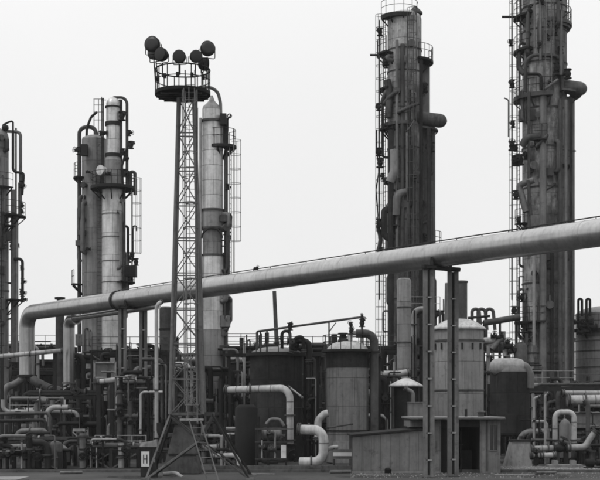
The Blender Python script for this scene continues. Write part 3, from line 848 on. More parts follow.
rack('rack of pipes behind the legs of the floodlight mast', 172, 236, (362, 392, 424), 92, 4, 105, nv=12, dense=4, tones=LOWT)
rack('dark rack carrying pipes between the mast and the dark tank', 224, 258, (350, 378, 404), 84, 3, 106, nv=8, dense=4, tones=LOWT)
rack('narrow dark rack squeezed between the two decked tanks', 298, 326, (352, 378, 404, 430), 86, 3, 107, nv=10, dense=4, tones=LOWT, handrail=False)
rack('rack of fine pipes right of the pale decked tank', 366, 400, (350, 382, 402), 92, 3, 108, nv=8, tones=LOWT)
rack('rack of light pipework left of the domed vessel', 408, 440, (312, 340, 372, 400), 90, 3, 109, nv=8, tones=TONES, handrail=True)
rack('rack of pipes between the domed vessel and the tallest column', 480, 522, (348, 366, 398), 92, 3, 110, nv=10, tones=LOWT)
rack('dark rack at the foot of the tallest column', 526, 574, (386, 408, 430), 90, 3, 111, nv=12, dense=4, tones=LOWT)
rack('rack of pipes below the round tank at the right edge', 572, 640, (390, 408, 432), 86, 3.5, 112, nv=12, dense=4, tones=LOWT)
rack('low pump row in front of the leftmost racks', 2, 112, (441,), 72, 2.4, 113, nv=8, dense=4, tones=LOWT, handrail=False, vmax=2.3)
rack('dark heap of valves and pipes at the bottom left in front of the other pumps', -14, 60, (452,), 69, 1.5, 120, nv=12, dense=5, tones=LOWT, handrail=False, vmax=1.9, bay=1.6)
rack('dark low pipes on the ground between the far trestle and the cabinet marked H', 84, 138, (449,), 70, 1.6, 121, nv=9, dense=4, tones=LOWT, handrail=False, vmax=2.0, bay=1.5)
rack('fine pipes and valves in front of the base of the dark squat tank', 228, 256, (436, 452), 73, 1.6, 122, nv=8, dense=3, tones=TONES, handrail=False, vmax=2.6, bay=1.2)
rack('crowded pipes at the foot of the black vessel and the right edge rack', 530, 600, (436, 452), 75.5, 1.6, 123, nv=14, dense=4, tones=TONES, handrail=False, vmax=3.4, bay=1.5)
MIXT = ['dark', 'black', 'steel', 'galv', 'grey', 'steel', 'dark', 'lag', 'black']
rack('tangle of thin pipes between the far trestle and the floodlight mast', 116, 170, (385, 404, 425), 83.5, 2, 130, nv=14, dense=4, tones=MIXT, handrail=False, vmax=6.5, bay=1.7)
rack('tangle of thin pipes behind the floodlight mast ladder', 176, 232, (372, 398, 420), 82, 2, 131, nv=14, dense=4, tones=MIXT, handrail=False, vmax=6.5, bay=1.7)
rack('slim pipe frame beneath the smaller bent pipe at left', 30, 94, (396, 418), 88, 2, 132, nv=12, dense=4, tones=LOWT, handrail=False, vmax=4.2, bay=1.8)
rack('slim dark pipe frame between the small white roofed tank and the pale tank', 372, 394, (378, 404), 84, 2, 133, nv=8, dense=4, tones=MIXT, handrail=False, vmax=6, bay=1.0)
rack('low pump row beyond the legs of the floodlight mast', 160, 244, (440,), 76, 2.4, 114, nv=9, dense=3, tones=TONES, handrail=False, vmax=2.6)

# ------------------------------------------------------------------ individual pipes and gear, left part
def lone(label, pts, r, m, bend=None, name='process_pipe', fl=(), vl=(), n=16, feet=()):
    b = Vector(pts[0]); t = thing(name, label, 'pipe', (b.x, b.y, 0))
    pipe(t, pts, r, m, bend, n=n)
    pts_ = [Vector(q) for q in pts]
    if m in ('lag', 'white', 'galv') and r >= .13:
        for a_, b_2 in zip(pts_, pts_[1:]):
            L_ = (b_2 - a_).length; bd_ = (bend or r * 3); k_ = int((L_ - bd_ * 1.2) / .75)
            for i_ in range(max(0, k_)):
                dd_ = (b_2 - a_).normalized()
                MB().lathe(a_ + dd_ * (bd_ * .7 + .75 * (i_ + .4)), dd_, [(0, r * .98), (0, r + .012), (.045, r + .012), (.045, r * .98)], 16).build('lagging_band', 'post', t)
    for a_, b_2 in ((pts_[0], pts_[1]), (pts_[-1], pts_[-2])):
        if (b_2 - a_).length > r * 3 and a_.z > .5:
            dd_ = (b_2 - a_).normalized()
            flange_mb(flange_mb(MB(), a_ + dd_ * .03, dd_, r * 1.45, .06), a_ + dd_ * .14, dd_, r * 1.45, .06).build('end_flange', 'steel', t)
    for p, d in fl: flange(t, p, d, r * 1.5, 'steel')
    for p, d, s_ in vl: valve(t, p, d, s_, r)
    for p in feet:
        MB().box(p.x - .12, p.x + .12, p.y - .12, p.y + .12, 0, p.z - r * .8).build('support', 'dark', t)
    return t
H1 = V(1, 0, 0)
lone('long pale pipe running level from the left edge to the smaller bent pipe', [W(-6, 357, 93), W(63, 350.5, 94)], .16, 'lag', fl=[(W(30, 353.6, 93.5), H1)], feet=[W(2, 356, 93), W(55, 351.3, 94)])
lone('thick grey pipe lying level at the left below the forked pipe', [W(8, 399, 88), W(46, 399, 88), W(52, 404, 88), W(52, 470, 88)], .2, 'steel')
lone('grey inverted U pipe low at the left bottom', [W(17, 462, 77), W(17, 431, 77), W(47, 430, 77), W(47, 462, 77)], .14, 'grey', .35, fl=[(W(30, 430.6, 77), H1)])
lone('dark thin level pipe above the low inverted U pipe', [W(-4, 414, 80), W(50, 413, 80), W(50, 462, 80)], .1, 'steel')
lone('second dark level pipe above the low inverted U pipe', [W(-4, 421, 79), W(46, 420, 79), W(46, 463, 79)], .1, 'dark')
t = thing('braced_frame', 'small cross braced steel frame under the smaller bent pipe', 'frame', W(78, 461, 76))
a, b = W(73, 430, 76), W(85, 430, 76)
for q in (a, b): MB().bar((q.x, 76, 0), q, .09).build('post', 'steel', t)
MB().bar(a, b, .1, .16).build('beam', 'galv', t)
MB().bar((a.x, 75.9, a.z - .1), (b.x, 75.9, 1.2), .06).build('brace', 'galv', t)
MB().bar((a.x, 75.9, 1.5), (b.x, 75.9, 0.1), .06).build('brace', 'galv', t)
t = thing('instrument_cabinet', 'pale framed cabinet standing high on the rack left of the far trestle', 'cabinet', W(105, 384, 85))
MB().box(X(95, 85), X(115, 85), 85, 85.5, Z(377, 85), Z(363, 85)).build('body', 'grey', t)
b_ = MB(); 
for a, b in (((94.5, 362.5), (115.5, 362.5)), ((94.5, 377.5), (115.5, 377.5)), ((94.5, 361.6), (94.5, 378.4)), ((115.5, 361.6), (115.5, 378.4))): b_.bar(W(a[0], a[1], 84.95), W(b[0], b[1], 84.95), .1)
b_.build('frame', 'galv', t)
for px_ in (97, 113): MB().bar(W(px_, 378, 85.3), (X(px_, 85.3), 85.3, 0), .09).build('leg', 'dark', t)
lone('short pale level pipe just below the framed cabinet', [W(97, 382, 83.5), W(119, 379.5, 83.5), W(119, 388, 83.5)], .17, 'lag', .3, feet=[W(99, 382, 83.5), W(112, 380.5, 83.5)])
t = thing('handrail', 'thin pale handrail low behind the far trestle', 'railing', W(95, 460, 73))
railing_mesh([W(95, 448, 73), W(118, 448, 73), W(146, 448, 73)], h=SZ(12.5, 73), r=.028).build('rail', 'galv', t)
for px_ in (96, 120, 145): MB().cyl((X(px_, 73), 73, 0.05), W(px_, 448, 73), .03, n=6).build('post', 'galv', t)
t = thing('storage_drum', 'grey upright drum on the ground behind the handrail at left', 'drum', W(110, 462, 75))
MB().lathe((X(110, 75), 75, .05), (0, 0, 1), [(0, .42), (.02, .44), (1.25, .44), (1.4, .36), (1.45, .1)], 22).build('body', 'grey', t)
MB().lathe((X(110, 75), 75, .62), (0, 0, 1), [(0, .46), (.05, .46)], 22).build('hoop', 'steel', t)
MB().lathe((X(110, 75), 75, 1.5), (0, 0, 1), [(0, .08), (.18, .08)], 10).build('filler_cap', 'dark', t)
lone('pale upright pipe hooked under the overhead pipe between trestle and mast', [W(156.5, 452, 79), W(156.5, 307, 79), W(159, 303, 79), W(161, 302, 79.5)], .115, 'lag', .3, fl=[(W(156.5, 390, 79), UP)])
t = thing('vent_stack', 'dark cylinder standing behind the left leg of the floodlight mast', 'stack', (X(166, 90), 90, 0))
MB().lathe((X(166, 90), 90, 0), (0, 0, 1), [(0, .46), (Z(308, 90), .46), (Z(308, 90) + .1, .3)], 22).build('flue', 'steel', t)
for py in (330, 352): MB().lathe((X(166, 90), 90, Z(py, 90)), (0, 0, 1), [(0, .5), (.1, .5)], 22).build('hoop', 'dark', t)
lone('pale pipe elbow on the ground left of the mast ladder', [W(163, 474, 63), W(176, 473, 63), W(183, 478, 62.2)], .1, 'galv', .3)
lone('pale looped pipe low beyond the right leg of the mast', [W(212, 456, 71), W(239, 455, 71), W(239, 472, 71), W(214, 473, 71)], .13, 'lag', .4, fl=[(W(222, 455.6, 71), H1)])
lone('thin pale upright pipe left of the dark tank', [W(222, 470, 73), W(222, 456, 73), W(222, 436, 73), W(205, 436, 73)], .09, 'galv', .2)
lone('short fat pale pipe above the looped pipe beyond the mast', [W(202, 448, 73.5), W(220, 447, 73.5)], .16, 'lag')
# hopper behind the ladder
t = thing('hopper', 'dark tapering sheet metal hopper standing under the floodlight mast', 'hopper', (X(182, 64), 66, 0))
MB().rings([[V(X(163, 65), 64.6, .05), V(X(200, 65), 64.6, .05), V(X(200, 65), 66.4, .05), V(X(163, 65), 66.4, .05)],
            [V(X(175, 65), 65, Z(424, 65)), V(X(191, 65), 65, Z(424, 65)), V(X(191, 65), 66, Z(424, 65)), V(X(175, 65), 66, Z(424, 65))]]).build('body', 'steel', t)
MB().box(X(171, 65), X(195, 65), 64.9, 66.1, Z(424, 65) + .003, Z(421, 65)).build('lid', 'dark', t)
MB().bar(V(X(168, 64.5), 64.72, 1.0), V(X(198, 64.5), 64.72, 1.0), .07).build('stiffener', 'dark', t)

# H cabinet
Y = 62
t = thing('hydrant_cabinet', 'dark cabinet with a white plate reading H near the left foot of the mast', 'cabinet', (X(148.5, Y), Y, 0))
x0, x1 = X(140.5, Y), X(156.5, Y)
x2_ = X(151.5, Y)
b_ = MB(); zc = Z(447, Y)
b_.box(x0, x1, Y, Y + .7, .02, zc)
b_.build('body', 'dark', t)
MB().rings([[V(x0 - .04, Y - .05, zc + .003), V(x1 + .04, Y - .05, zc + .003), V(x1 + .04, Y + .75, zc + .003), V(x0 - .04, Y + .75, zc + .003)],
            [V(x0 - .0, Y + .1, zc + .2), V(x1 - .0, Y + .1, zc + .34), V(x1, Y + .7, zc + .34), V(x0, Y + .7, zc + .2)]]).build('lid', 'grey', t)
MB().box(x2_, x2_ + .02, Y - .012, Y, .1, zc - .05).build('door_edge', 'black', t)
sg = MB().box(X(141.3, Y), X(149.3, Y), Y - .02, Y - .003, Z(466.5, Y), Z(451.5, Y)).build('plate', 'sign', t)
b_ = MB(); yy = Y - .028
zl, zh = Z(463.5, Y), Z(454.5, Y); xl, xr = X(143.1, Y), X(147.5, Y)
b_.box(xl, xl + .05, yy, Y - .021, zl, zh); b_.box(xr - .05, xr, yy, Y - .021, zl, zh)
b_.box(xl + .05, xr - .05, yy, Y - .021, (zl + zh) / 2 - .03, (zl + zh) / 2 + .03)
b_.build('letter', 'ink', sg)
MB().cyl((x1 - .08, Y - .05, .7), (x1 - .08, Y - .05, .85), .02, n=8).build('handle', 'galv', t)

# ------------------------------------------------------------------ floodlight mast
Y = 60
xc = X(184, Y)
t = thing('lighting_mast', 'lattice mast with a railed round platform carrying seven dark floodlights', 'floodlight mast', (xc, Y, 0))
zt = Z(97, Y); zm = Z(414, Y)
yc = Y + .5
def corner(z, sx, sy):
    k = (z - zm) / (zt - zm)
    wl = (X(170.5, Y) if True else 0) * (1 - k) + X(178.3, Y) * k
    wr = X(203, Y) * (1 - k) + X(193.5, Y) * k
    half = (wr - wl) / 2; c = (wr + wl) / 2
    return V(c + sx * half, yc + sy * half, z)
for sx_ in (-1, 1):
    for sy in (-1, 1):
        a, b = corner(zm, sx_, sy), corner(zt, sx_, sy)
        MB().cyl(a, b, .09 if sy < 0 else .06, n=10).build('leg', 'grey', t)
nb = 9
for i in range(nb + 1):
    z = zm + (zt - zm) * i / nb
    zz2 = zm + (zt - zm) * (i + 1) / nb
    for f_ in range(4):
        s1, s2 = [((-1, -1), (1, -1)), ((1, -1), (1, 1)), ((1, 1), (-1, 1)), ((-1, 1), (-1, -1))][f_]
        a, b = corner(z, *s1), corner(z, *s2)
        MB().bar(a, b, .055).build('tie_bar', 'grey', t)
        if i < nb:
            c, d = corner(zz2, *s1), corner(zz2, *s2)
            MB().bar(a, d, .04).build('lattice_bar', 'grey', t)
            if f_ in (0, 2): MB().bar(b, c, .04).build('lattice_bar', 'grey', t)
# splayed base
hb = SZ(21, Y); cb = X(191, Y)
def bc(k, sx, sy):       # k 0 ground .. 1 table frame
    g = (X(147, Y), X(250, Y)); tpp = (X(170, Y), X(212, Y))
    l_ = g[0] * (1 - k) + tpp[0] * k; r__ = g[1] * (1 - k) + tpp[1] * k
    dpt = 2.0 * (1 - k) + .8 * k
    return V(l_ if sx < 0 else r__, yc + sy * dpt * (1 if sy > 0 else .55), .0 + (zm + .0) * k)
for sx_ in (-1, 1):
    for sy in (-1, 1):
        MB().bar(bc(0, sx_, sy), bc(1, sx_, sy), .085).build('splayed_leg', 'post' if sx_ < 0 and sy < 0 else 'dark', t)
        p = bc(0, sx_, sy); MB().box(p.x - .2, p.x + .2, p.y - .2, p.y + .2, 0, .1).build('footing', 'grey', t)
for f_ in range(4):
    s1, s2 = [((-1, -1), (1, -1)), ((1, -1), (1, 1)), ((1, 1), (-1, 1)), ((-1, 1), (-1, -1))][f_]
    MB().bar(bc(1, *s1) + UP * .003, bc(1, *s2) + UP * .003, .13, .16).build('table_beam', 'steel', t)
for sy in (-1, 1):
    mid = V(X(199, Y), yc + sy * .6, Z(441, Y))
    MB().bar(mid, bc(.0, -1, sy) + V(.1, -.02, .1), .08).build('brace', 'post' if sy < 0 else 'dark', t)
    MB().bar(mid, bc(.0, 1, sy) + V(-.1, -.02, .1), .07).build('brace', 'steel', t)
    MB().bar(mid, bc(1, -1, sy) - UP * .1, .08).build('brace', 'steel', t)
    MB().bar(mid, bc(1, 1, sy) - UP * .1, .08).build('brace', 'steel', t)
MB().box(X(181, Y), X(204, Y), Y - .62, Y - .15, Z(420.5, Y), Z(418.5, Y)).build('landing', 'galv', t)
# ladder down the front with cage: leans outwards below the landing
lt = V(X(191, Y), Y - .55, zt + 1.1); lb = V(X(193.5, Y), Y - .55, Z(420, Y))
def oblique_ladder(p, q, wd, name, m):
    b = MB(); sd_ = V(1, 0, 0)
    for s_ in (-1, 1): b.bar(p + sd_ * s_ * wd / 2, q + sd_ * s_ * wd / 2, .055, .05)
    n_ = int((q - p).length / .34)
    for i in range(1, n_): 
        c = p.lerp(q, i / n_); b.cyl(c - sd_ * wd / 2, c + sd_ * wd / 2, .016, n=5)
    return b.build(name, m, t)
l1 = oblique_ladder(lb, lt, .44, 'ladder', 'post')
l2 = oblique_ladder(V(X(213, 59), 58.9, .02), V(X(196, Y), Y - .66, Z(420, Y)), .52, 'ladder', 'post')
cg = MB(); z = Z(405, Y)
while z < zt - .3:
    k = (z - lb.z) / (lt.z - lb.z); c = lb.lerp(lt, k) + V(0, -.34, 0)
    pts = [c + V(math.cos(a) * .34, math.sin(a) * .34, 0) for a in [R(v) for v in (70, 20, -30, -90, -150, -200, -250)]]
    cg.tube(pts, .022, .05, n=5, seg=1); z += 1.15
for a in (10, -45, -90, -135, -190):
    d_ = V(math.cos(R(a)) * .34, -.34 + math.sin(R(a)) * .34, 0)
    cg.bar(lb.lerp(lt, .045) + d_, lb.lerp(lt, .94) + d_, .035)
cg.build('safety_cage', 'post', l1)
pipe(t, [V(X(199, Y), Y - .2, zm), V(X(196.5, Y), Y - .1, zt)], .06, 'steel', n=8, name='cable_conduit')
# platform
pc = V(X(181.7, Y), yc, Z(92, Y)); pr = SZ(28, Y)
pl = MB().lathe(pc - UP * .08, UP, [(0, pr - .05), (.04, pr), (.2, pr)], 40).build('platform', 'black', t)
b_ = MB()
for k in range(5): yj = -pr * .6 + k * pr * .3; xj = math.sqrt(pr * pr * .9 - yj * yj); b_.bar(pc + V(-xj, yj, -.115), pc + V(xj, yj, -.115), .06)
b_.build('floor_joists', 'steel', pl)
zr = pc.z + .1; rh = SZ(22.5, Y)
rt = V(pc.x, pc.y, 0)
for zz, rr in ((zr + rh, .035), (zr + rh * .52, .022)):
    MB().torus(V(pc.x, pc.y, zz), UP, pr - .03, rr, 40, 6).build('rail', 'dark', t)
for k in range(14):
    a = 2 * PI * (k + .4) / 14
    p = V(pc.x + (pr - .03) * math.cos(a), pc.y + (pr - .03) * math.sin(a), zr)
    MB().cyl(p, p + UP * rh, .026, n=6).build('baluster', 'dark', t)
def flood(px_, py, dy, aim, s_=.31, tlt=.1):
    p = V(X(px_, yc + dy), yc + dy, Z(py, yc + dy)); d = V(math.cos(R(aim)), math.sin(R(aim)), tlt).normalized()
    o = MB().lathe(p - d * .22, d, [(0, .10), (.03, .19), (.10, s_ * .82), (.22, s_ * .98), (.36, s_), (.38, s_ * 1.04), (.42, s_ * 1.04)], 24).build('floodlight', 'black', t)
    MB().lathe(p + d * .2, d, [(0.003, s_ * .95), (.03, s_ * .9), (.05, s_ * .5)], 24).build('lens', 'lens', o)
    sd_ = d.cross(UP).normalized()
    y_ = MB()
    y_.tube([p + sd_ * s_ * 1.12, p + sd_ * s_ * 1.12 - UP * s_ * 1.2, p - sd_ * s_ * 1.12 - UP * s_ * 1.2, p - sd_ * s_ * 1.12], .022, .08, n=6)
    foot = V(pc.x, pc.y, 0) + (V(p.x, p.y, 0) - V(pc.x, pc.y, 0)) * min(1, (pr - .03) / max(.1, (V(p.x, p.y, 0) - V(pc.x, pc.y, 0)).length)); foot.z = zr + rh * .5
    y_.cyl(p - UP * s_ * 1.2, foot, .03, n=6)
    y_.build('yoke', 'dark', o)
flood(153.5, 45, -.15, 250, .36, .0)
flood(156.0, 53, .55, 235, .34, .0)
flood(162.5, 55, -.75, 240, .31, -.05)
flood(180, 57, -1.15, 262, .29, -.12)
flood(195.5, 57, -1.1, 285, .28, -.1)
flood(207, 49.5, -.3, 290, .34, .05)
flood(203, 64, .7, 20, .31, .0)
for k in range(5):
    a = R(200 + k * 32); p = V(pc.x + (pr - .1) * math.cos(a), pc.y + (pr - .1) * math.sin(a), zr + rh * .52)
    MB().box(p.x - .07, p.x + .07, p.y - .07, p.y + .07, p.z - .1, p.z + .1).build('junction_box', 'dark', t)

# ------------------------------------------------------------------ the two decked tanks
def tank(label, px_, Y, wpx, py_top, m, n=6, bands=4, deck=None, dome='white', z0=.1, name='storage_tank', seed=3, dm=.5):
    cx = X(px_, Y); r = SZ(wpx / 2, Y); zt = Z(py_top, Y)
    t = thing(name, label, 'tank', (cx, Y, 0))
    clad(t, cx, Y, z0, zt, r, (zt - z0) / bands, n, m, seed, name='shell_plate')
    MB().lathe((cx, Y, zt), (0, 0, 1), [(0, r), (dm * .3, r * .93), (dm * .7, r * .7), (dm * .93, r * .4), (dm, .05)], 32).build('dome', dome, t)
    return t, cx, r, zt
Y = 77
t, cx, r, zt = tank('pale upright tank with a white dome under a dark deck, left of the low shed', 347.5, Y, 42, 350, 'tankp', n=4, seed=71, dm=.55)
MB().lathe((cx, Y, Z(368, Y)), (0, 0, 1), [(0, r + .02), (Z(352, Y) - Z(368, Y), r + .02)], 36).build('dark_collar', 'darkened', t)
MB().lathe((cx, Y, Z(431, Y)), (0, 0, 1), [(0, r + .06), (.08, r + .06)], 36).build('stiffening_ring', 'dark', t)
MB().lathe((cx, Y, Z(352.3, Y)), (0, 0, 1), [(0, r + SZ(5, Y)), (.14, r + SZ(5, Y)), (.14, r - .02)], 40).build('deck', 'dark', t)
MB().box(X(333, Y - 1.4), X(361, Y - 1.4), Y - 1.45, Y - 1.2, .1, Z(441, Y)).build('skirt_panel', 'conc', t)
b_ = railing_mesh([V(cx + (r + .2) * math.cos(R(a)), Y + (r + .2) * math.sin(R(a)), zt) for a in range(-180, 181, 24)], h=.85, every=.5); b_.build('railing', 'dark', t)
MB().lathe(W(343, 339, Y), (0, 0, 1), [(0, .2), (.28, .2), (.28, .3), (.36, .3)], 14).build('manhole', 'dark', t)
MB().lathe(W(338, 342, Y - .3), (1, 0, .1), [(0, .12), (.1, .19), (.5, .19), (.6, .1)], 12).build('blower', 'dark', t)
pipe(t, [W(350, 346, Y - .2), W(350, 333, Y - .2), W(357, 333, Y - .2), W(362, 333, Y - .2)], .15, 'white', .25)
for q in ((351, 325), (351, 331)): valve(t, W(q[0], q[1], Y - .3), UP, (0, -.8, .5), .11)
t2 = thing('process_pipe', 'thick dark pipe arching off the white dome and running down beside the pale tank', 'pipe', (X(374, Y), Y - .4, 0))
pipe(t2, [W(356, 333.5, Y - .4), W(374, 333.5, Y - .4), W(374, 434, Y - .4)], SZ(4.2, Y), 'steel', .72, n=20)
flange(t2, W(362, 333.5, Y - .4), H1, .34); flange(t2, W(374, 352, Y - .4), UP, .36); MB().box(X(370, Y), X(378, Y), Y - .8, Y, 0, Z(434, Y)).build('plinth', 'conc', t2)

Y = 79
t, cx, r, zt = tank('dark squat tank under the deck, left of the pale tank', 276, Y, 52, 354, 'darkened', seed=72, dm=.45, dome='galv')
MB().lathe((cx, Y, Z(356.3, Y)), (0, 0, 1), [(0, r + SZ(4, Y)), (.2, r + SZ(4, Y)), (.2, r - .02)], 40).build('deck', 'dark', t)
b_ = railing_mesh([V(cx + (r + .15) * math.cos(R(a)), Y + (r + .15) * math.sin(R(a)), zt) for a in range(-180, 181, 24)], h=.85, every=.6); b_.build('railing', 'dark', t)
MB().lathe(W(270, 352, Y), (0, 0, 1), [(0, .42), (.4, .42), (.5, .3)], 16).build('motor_housing', 'dark', t)
t2 = thing('vent_pole', 'slim dark vent pole rising from the dark squat tank', 'vent pole', W(276.5, 350, Y + .2))
MB().cyl(W(276.8, 347, Y + .2), W(274.3, 291, Y + .2), SZ(2.1, Y), SZ(1.9, Y), n=14).build('pole', 'steel', t2)
flange(t2, W(276.6, 343, Y + .2), UP, .2)
# walkway deck joining both
t = thing('walkway', 'dark level walkway joining the tops of the two decked tanks', 'walkway', W(315, 460, 79.6))
MB().box(X(224, 79), X(383, 79), 80.2, 81.3, Z(352.6, 79) - .18, Z(352.6, 79)).build('deck', 'dark', t)
for px_ in (228, 305, 318, 381): MB().box(X(px_, 79) - .08, X(px_, 79) + .08, 80.5, 80.66, 0, Z(352.6, 79) - .185).build('post', 'dark', t)
railing_mesh([V(X(226, 79), 80.25, Z(352.6, 79)), V(X(382, 79), 80.25, Z(352.6, 79))], every=1.1).build('railing', 'steel', t)
# overhead frame with thin pipe
Yq = 77.4
t = thing('pipe_gantry', 'thin sloping pipe on slender posts above the two decked tanks', 'pipe support', W(258, 350, Yq))
pipe(t, [W(257, 350, Yq), W(257, 331.5, Yq), W(362, 317, Yq), W(362, 330, Yq)], .07, 'steel', .12, n=8)
for px_, a, b in ((260.5, 331.5, 352), (267, 330.5, 352), (290, 327, 352), (329, 322, 352), (362, 318, 352)): MB().cyl(W(px_, b, Yq), W(px_, a, Yq), .05, n=8).build('post', 'steel', t)
for s_ in (-1, 1): MB().bar(W(329, 332, Yq), W(329 + 7 * s_ if s_ > 0 else 329, 322.5, Yq), .06).build('bracket', 'steel', t)
for q in ((290, 326.5), (362, 317), (362, 323)): valve(t, W(q[0], q[1], Yq), UP, (0, -.6, .8), .1)
for i, (lab, pts, rr, mm) in enumerate((
    ('dark looped pipe standing on the deck right of the slim vent pole', [W(282, 352, 78), W(282, 331, 78), W(290, 331, 78), W(290, 345, 78), W(299, 345, 78)], .1, 'dark'),
    ('thick dark pipe bending down over the edge of the dark squat tank', [W(287, 341, 77.6), W(299, 341, 77.6), W(309, 341, 77.6), W(309, 362, 77.6)], .17, 'dark'),
    ('grey pipe arching between the tops of the two decked tanks', [W(290, 352, 78.4), W(296, 348, 78.4), W(310, 345, 78.4), W(322, 345, 78.4), W(325, 345, 78.4), W(325, 357, 78.4)], .15, 'steel'),
    ('short dark pipe curling on the deck beside the looped pipe', [W(291, 353, 77.2), W(295, 338, 77.2), W(303, 336, 77.2), W(304, 352, 77.2)], .11, 'black'))):
    lone(lab, pts, rr, mm, .32, vl=[(pts[0].lerp(pts[1], .6), (pts[1] - pts[0]), (0, -1, .2))])

# pale pipe before the dark tank, with the small skid of gear below
Y = 72
lone('pale pipe running level then bending down in front of the dark squat tank', [W(226, 390, Y + 2), W(290, 388, Y), W(290, 462, Y)], .2, 'lag', .62, fl=[(W(250, 389.3, Y + 1.2), H1), (W(290, 440, Y), UP), (W(290, 415, Y), UP)], vl=[(W(290, 452, Y), UP, (0, -1, 0))])
lone('bright white C shaped pipe standing on gravel left of the pale tank', [W(298, 429.5, 69.3), W(323.5, 430, 69), W(323.5, 462, 69), W(300, 462, 69.3)], .26, 'white', .55, fl=[(W(309, 430, 69.4), H1), (W(311, 463, 69.2), H1)], n=20)
lone('short pale pipe stub leaning behind the white C shaped pipe', [W(318, 440, 72), W(318, 420, 72), W(324, 414, 72), W(328, 413, 72)], .2, 'lag', .4)
lone('small pale nozzle pipe sticking out right of the white C shaped pipe', [W(325, 450, 69.3), W(334, 447, 69.3), W(338, 447, 69.3)], .11, 'lag')
lone('thin wire like pipe drooping right off the pale level pipe', [W(288, 386, Y - .3), W(296, 392, Y - .3), W(303, 398, Y - .3)], .05, 'lag', .8, n=8)
t = thing('pump_skid', 'dark steel skid of pumps and valves with a small white gauge board', 'pump', W(268, 463, 70))
for px_ in (256, 268, 286):
    for yy in (70, 71.5): MB().bar((X(px_, 70), yy, .1), (X(px_, 70), yy, Z(425, 70)), .09).build('post', 'dark', t)
for py in (428, 441, 458):
    MB().box(X(255, 70), X(287, 70), 69.93, 70.03, Z(py, 70) - .1, Z(py, 70)).build('beam', 'steel', t)
MB().box(X(281, 69.8) , X(286, 69.8), 69.75, 69.85, Z(458, 69.8), Z(445, 69.8)).build('gauge_board', 'sign', t)
MB().lathe(W(262, 434, 70.6), (1, 0, 0), [(0, .2), (.08, .34), (1.0, .34), (1.08, .2)], 18).build('pump_body', 'grey', t)
pipe(t, [W(266, 424, 70.4), W(270, 419, 70.4), W(280, 419, 70.4), W(284, 426, 70.4)], .08, 'grey', .3)
pipe(t, [W(259, 428, 70.2), W(259, 455, 70.2), W(262, 461, 70.2), W(278, 461, 70.2)], .14, 'steel', .35)
pipe(t, [W(262, 458, 69.8), W(262, 440, 69.8)], .05, 'galv', n=8); pipe(t, [W(275, 458, 69.8), W(275, 432, 69.8)], .05, 'galv', n=8)
for q in ((270, 433), (282, 436), (272, 450), (262, 447)): valve(t, W(q[0], q[1], 69.8), (1, 0, 0), (0, -1, .3), .1, 'steel')
MB().lathe((X(246, 71), 71.5, .1), (0, 0, 1), [(0, .62), (3.2, .62), (3.4, .4)], 20).build('black_drum', 'black', t)
t = thing('notice_board', 'white low board with a dark stripe on a post frame before the pale tank', 'sign board', W(346, 467, 67.4))
MB().box(X(333, 67.4), X(360, 67.4), 67.4, 67.44, Z(459, 67.4), Z(449, 67.4)).build('board', 'grey', t)
MB().box(X(333, 67.4), X(360, 67.4), 67.36, 67.395, Z(456, 67.4), Z(452.5, 67.4)).build('stripe', 'sign', t)
for px_ in (334, 359): MB().bar((X(px_, 67.5), 67.48, 0), (X(px_, 67.5), 67.48, Z(448, 67.4)), .07).build('post', 'dark', t)
lone('thin pipe sloping up from the white pipe to the pale tank', [W(327, 428, 70.5), W(352, 424, 75.2)], .05, 'steel', n=8)
# long retaining kerb
tag(MB().box(X(212, 67), X(351, 67), 66.9, 67.1, .0, .34).build('low_wall', 'kerb'), 'low concrete edge holding back the pale gravel', 'low wall')

# ------------------------------------------------------------------ low shed
Y = 66
t = thing('shed', 'low flat roofed shed with panelled wall, dark open bay and small window', 'shed', (X(428, Y), Y, 0))
xa, xb, xd, xe, xf = X(352.5, Y), X(428, Y), X(441, Y), X(480, Y), X(500.5, Y)
n_ = 8; w_ = (xb - xa) / n_
MB().rings([[V(xa + .02, Y + .06, .0), V(xb - .02, Y + .06, .0), V(xb - .02, Y + 5, .0), V(xa + .02, Y + 5, .0)],
            [V(xa + .02, Y + .06, Z(437, Y)), V(xb - .02, Y + .06, Z(430, Y)), V(xb - .02, Y + 5, Z(430, Y)), V(xa + .02, Y + 5, Z(437, Y))]]).build('lean_to_core', 'steel', t)
for i in range(n_):
    za = Z(436.5 - 7 * i / n_, Y); zb_ = Z(436.5 - 7 * (i + 1) / n_, Y); u, v_ = xa + i * w_ + .005, xa + (i + 1) * w_ - .005
    yo = Y + random.Random(i).uniform(-.012, .012)
    MB().rings([[V(u, yo, .12), V(v_, yo, .12), V(v_, yo, zb_ - .02), V(u, yo, za - .02)], [V(u, yo + .05, .12), V(v_, yo + .05, .12), V(v_, yo + .05, zb_ - .02), V(u, yo + .05, za - .02)]]).build('wall_panel', 'wall', t)
MB().rings([[V(xa - .1, Y - .12, Z(436.5, Y)), V(xb - .01, Y - .12, Z(429.5, Y)), V(xb - .01, Y - .12, Z(429.5, Y) + .09), V(xa - .1, Y - .12, Z(436.5, Y) + .09)],
            [V(xa - .1, Y + 5.1, Z(436.5, Y)), V(xb - .01, Y + 5.1, Z(429.5, Y)), V(xb - .01, Y + 5.1, Z(429.5, Y) + .09), V(xa - .1, Y + 5.1, Z(436.5, Y) + .09)]]).build('lean_to_roof', 'dark', t)
MB().box(xa - .02, xb, Y + .0, Y + .055, 0, .11).build('plinth', 'conc', t)
zr_ = Z(420, Y)
MB().box(xb, xd, Y, Y + .12, 0, zr_).build('wall', 'wall', t)
MB().box(xe, X(490, Y), Y, Y + .12, 0, zr_).build('wall', 'wall', t)
MB().box(X(497.5, Y), xf, Y, Y + 5, 0, zr_).build('wall', 'wall', t)
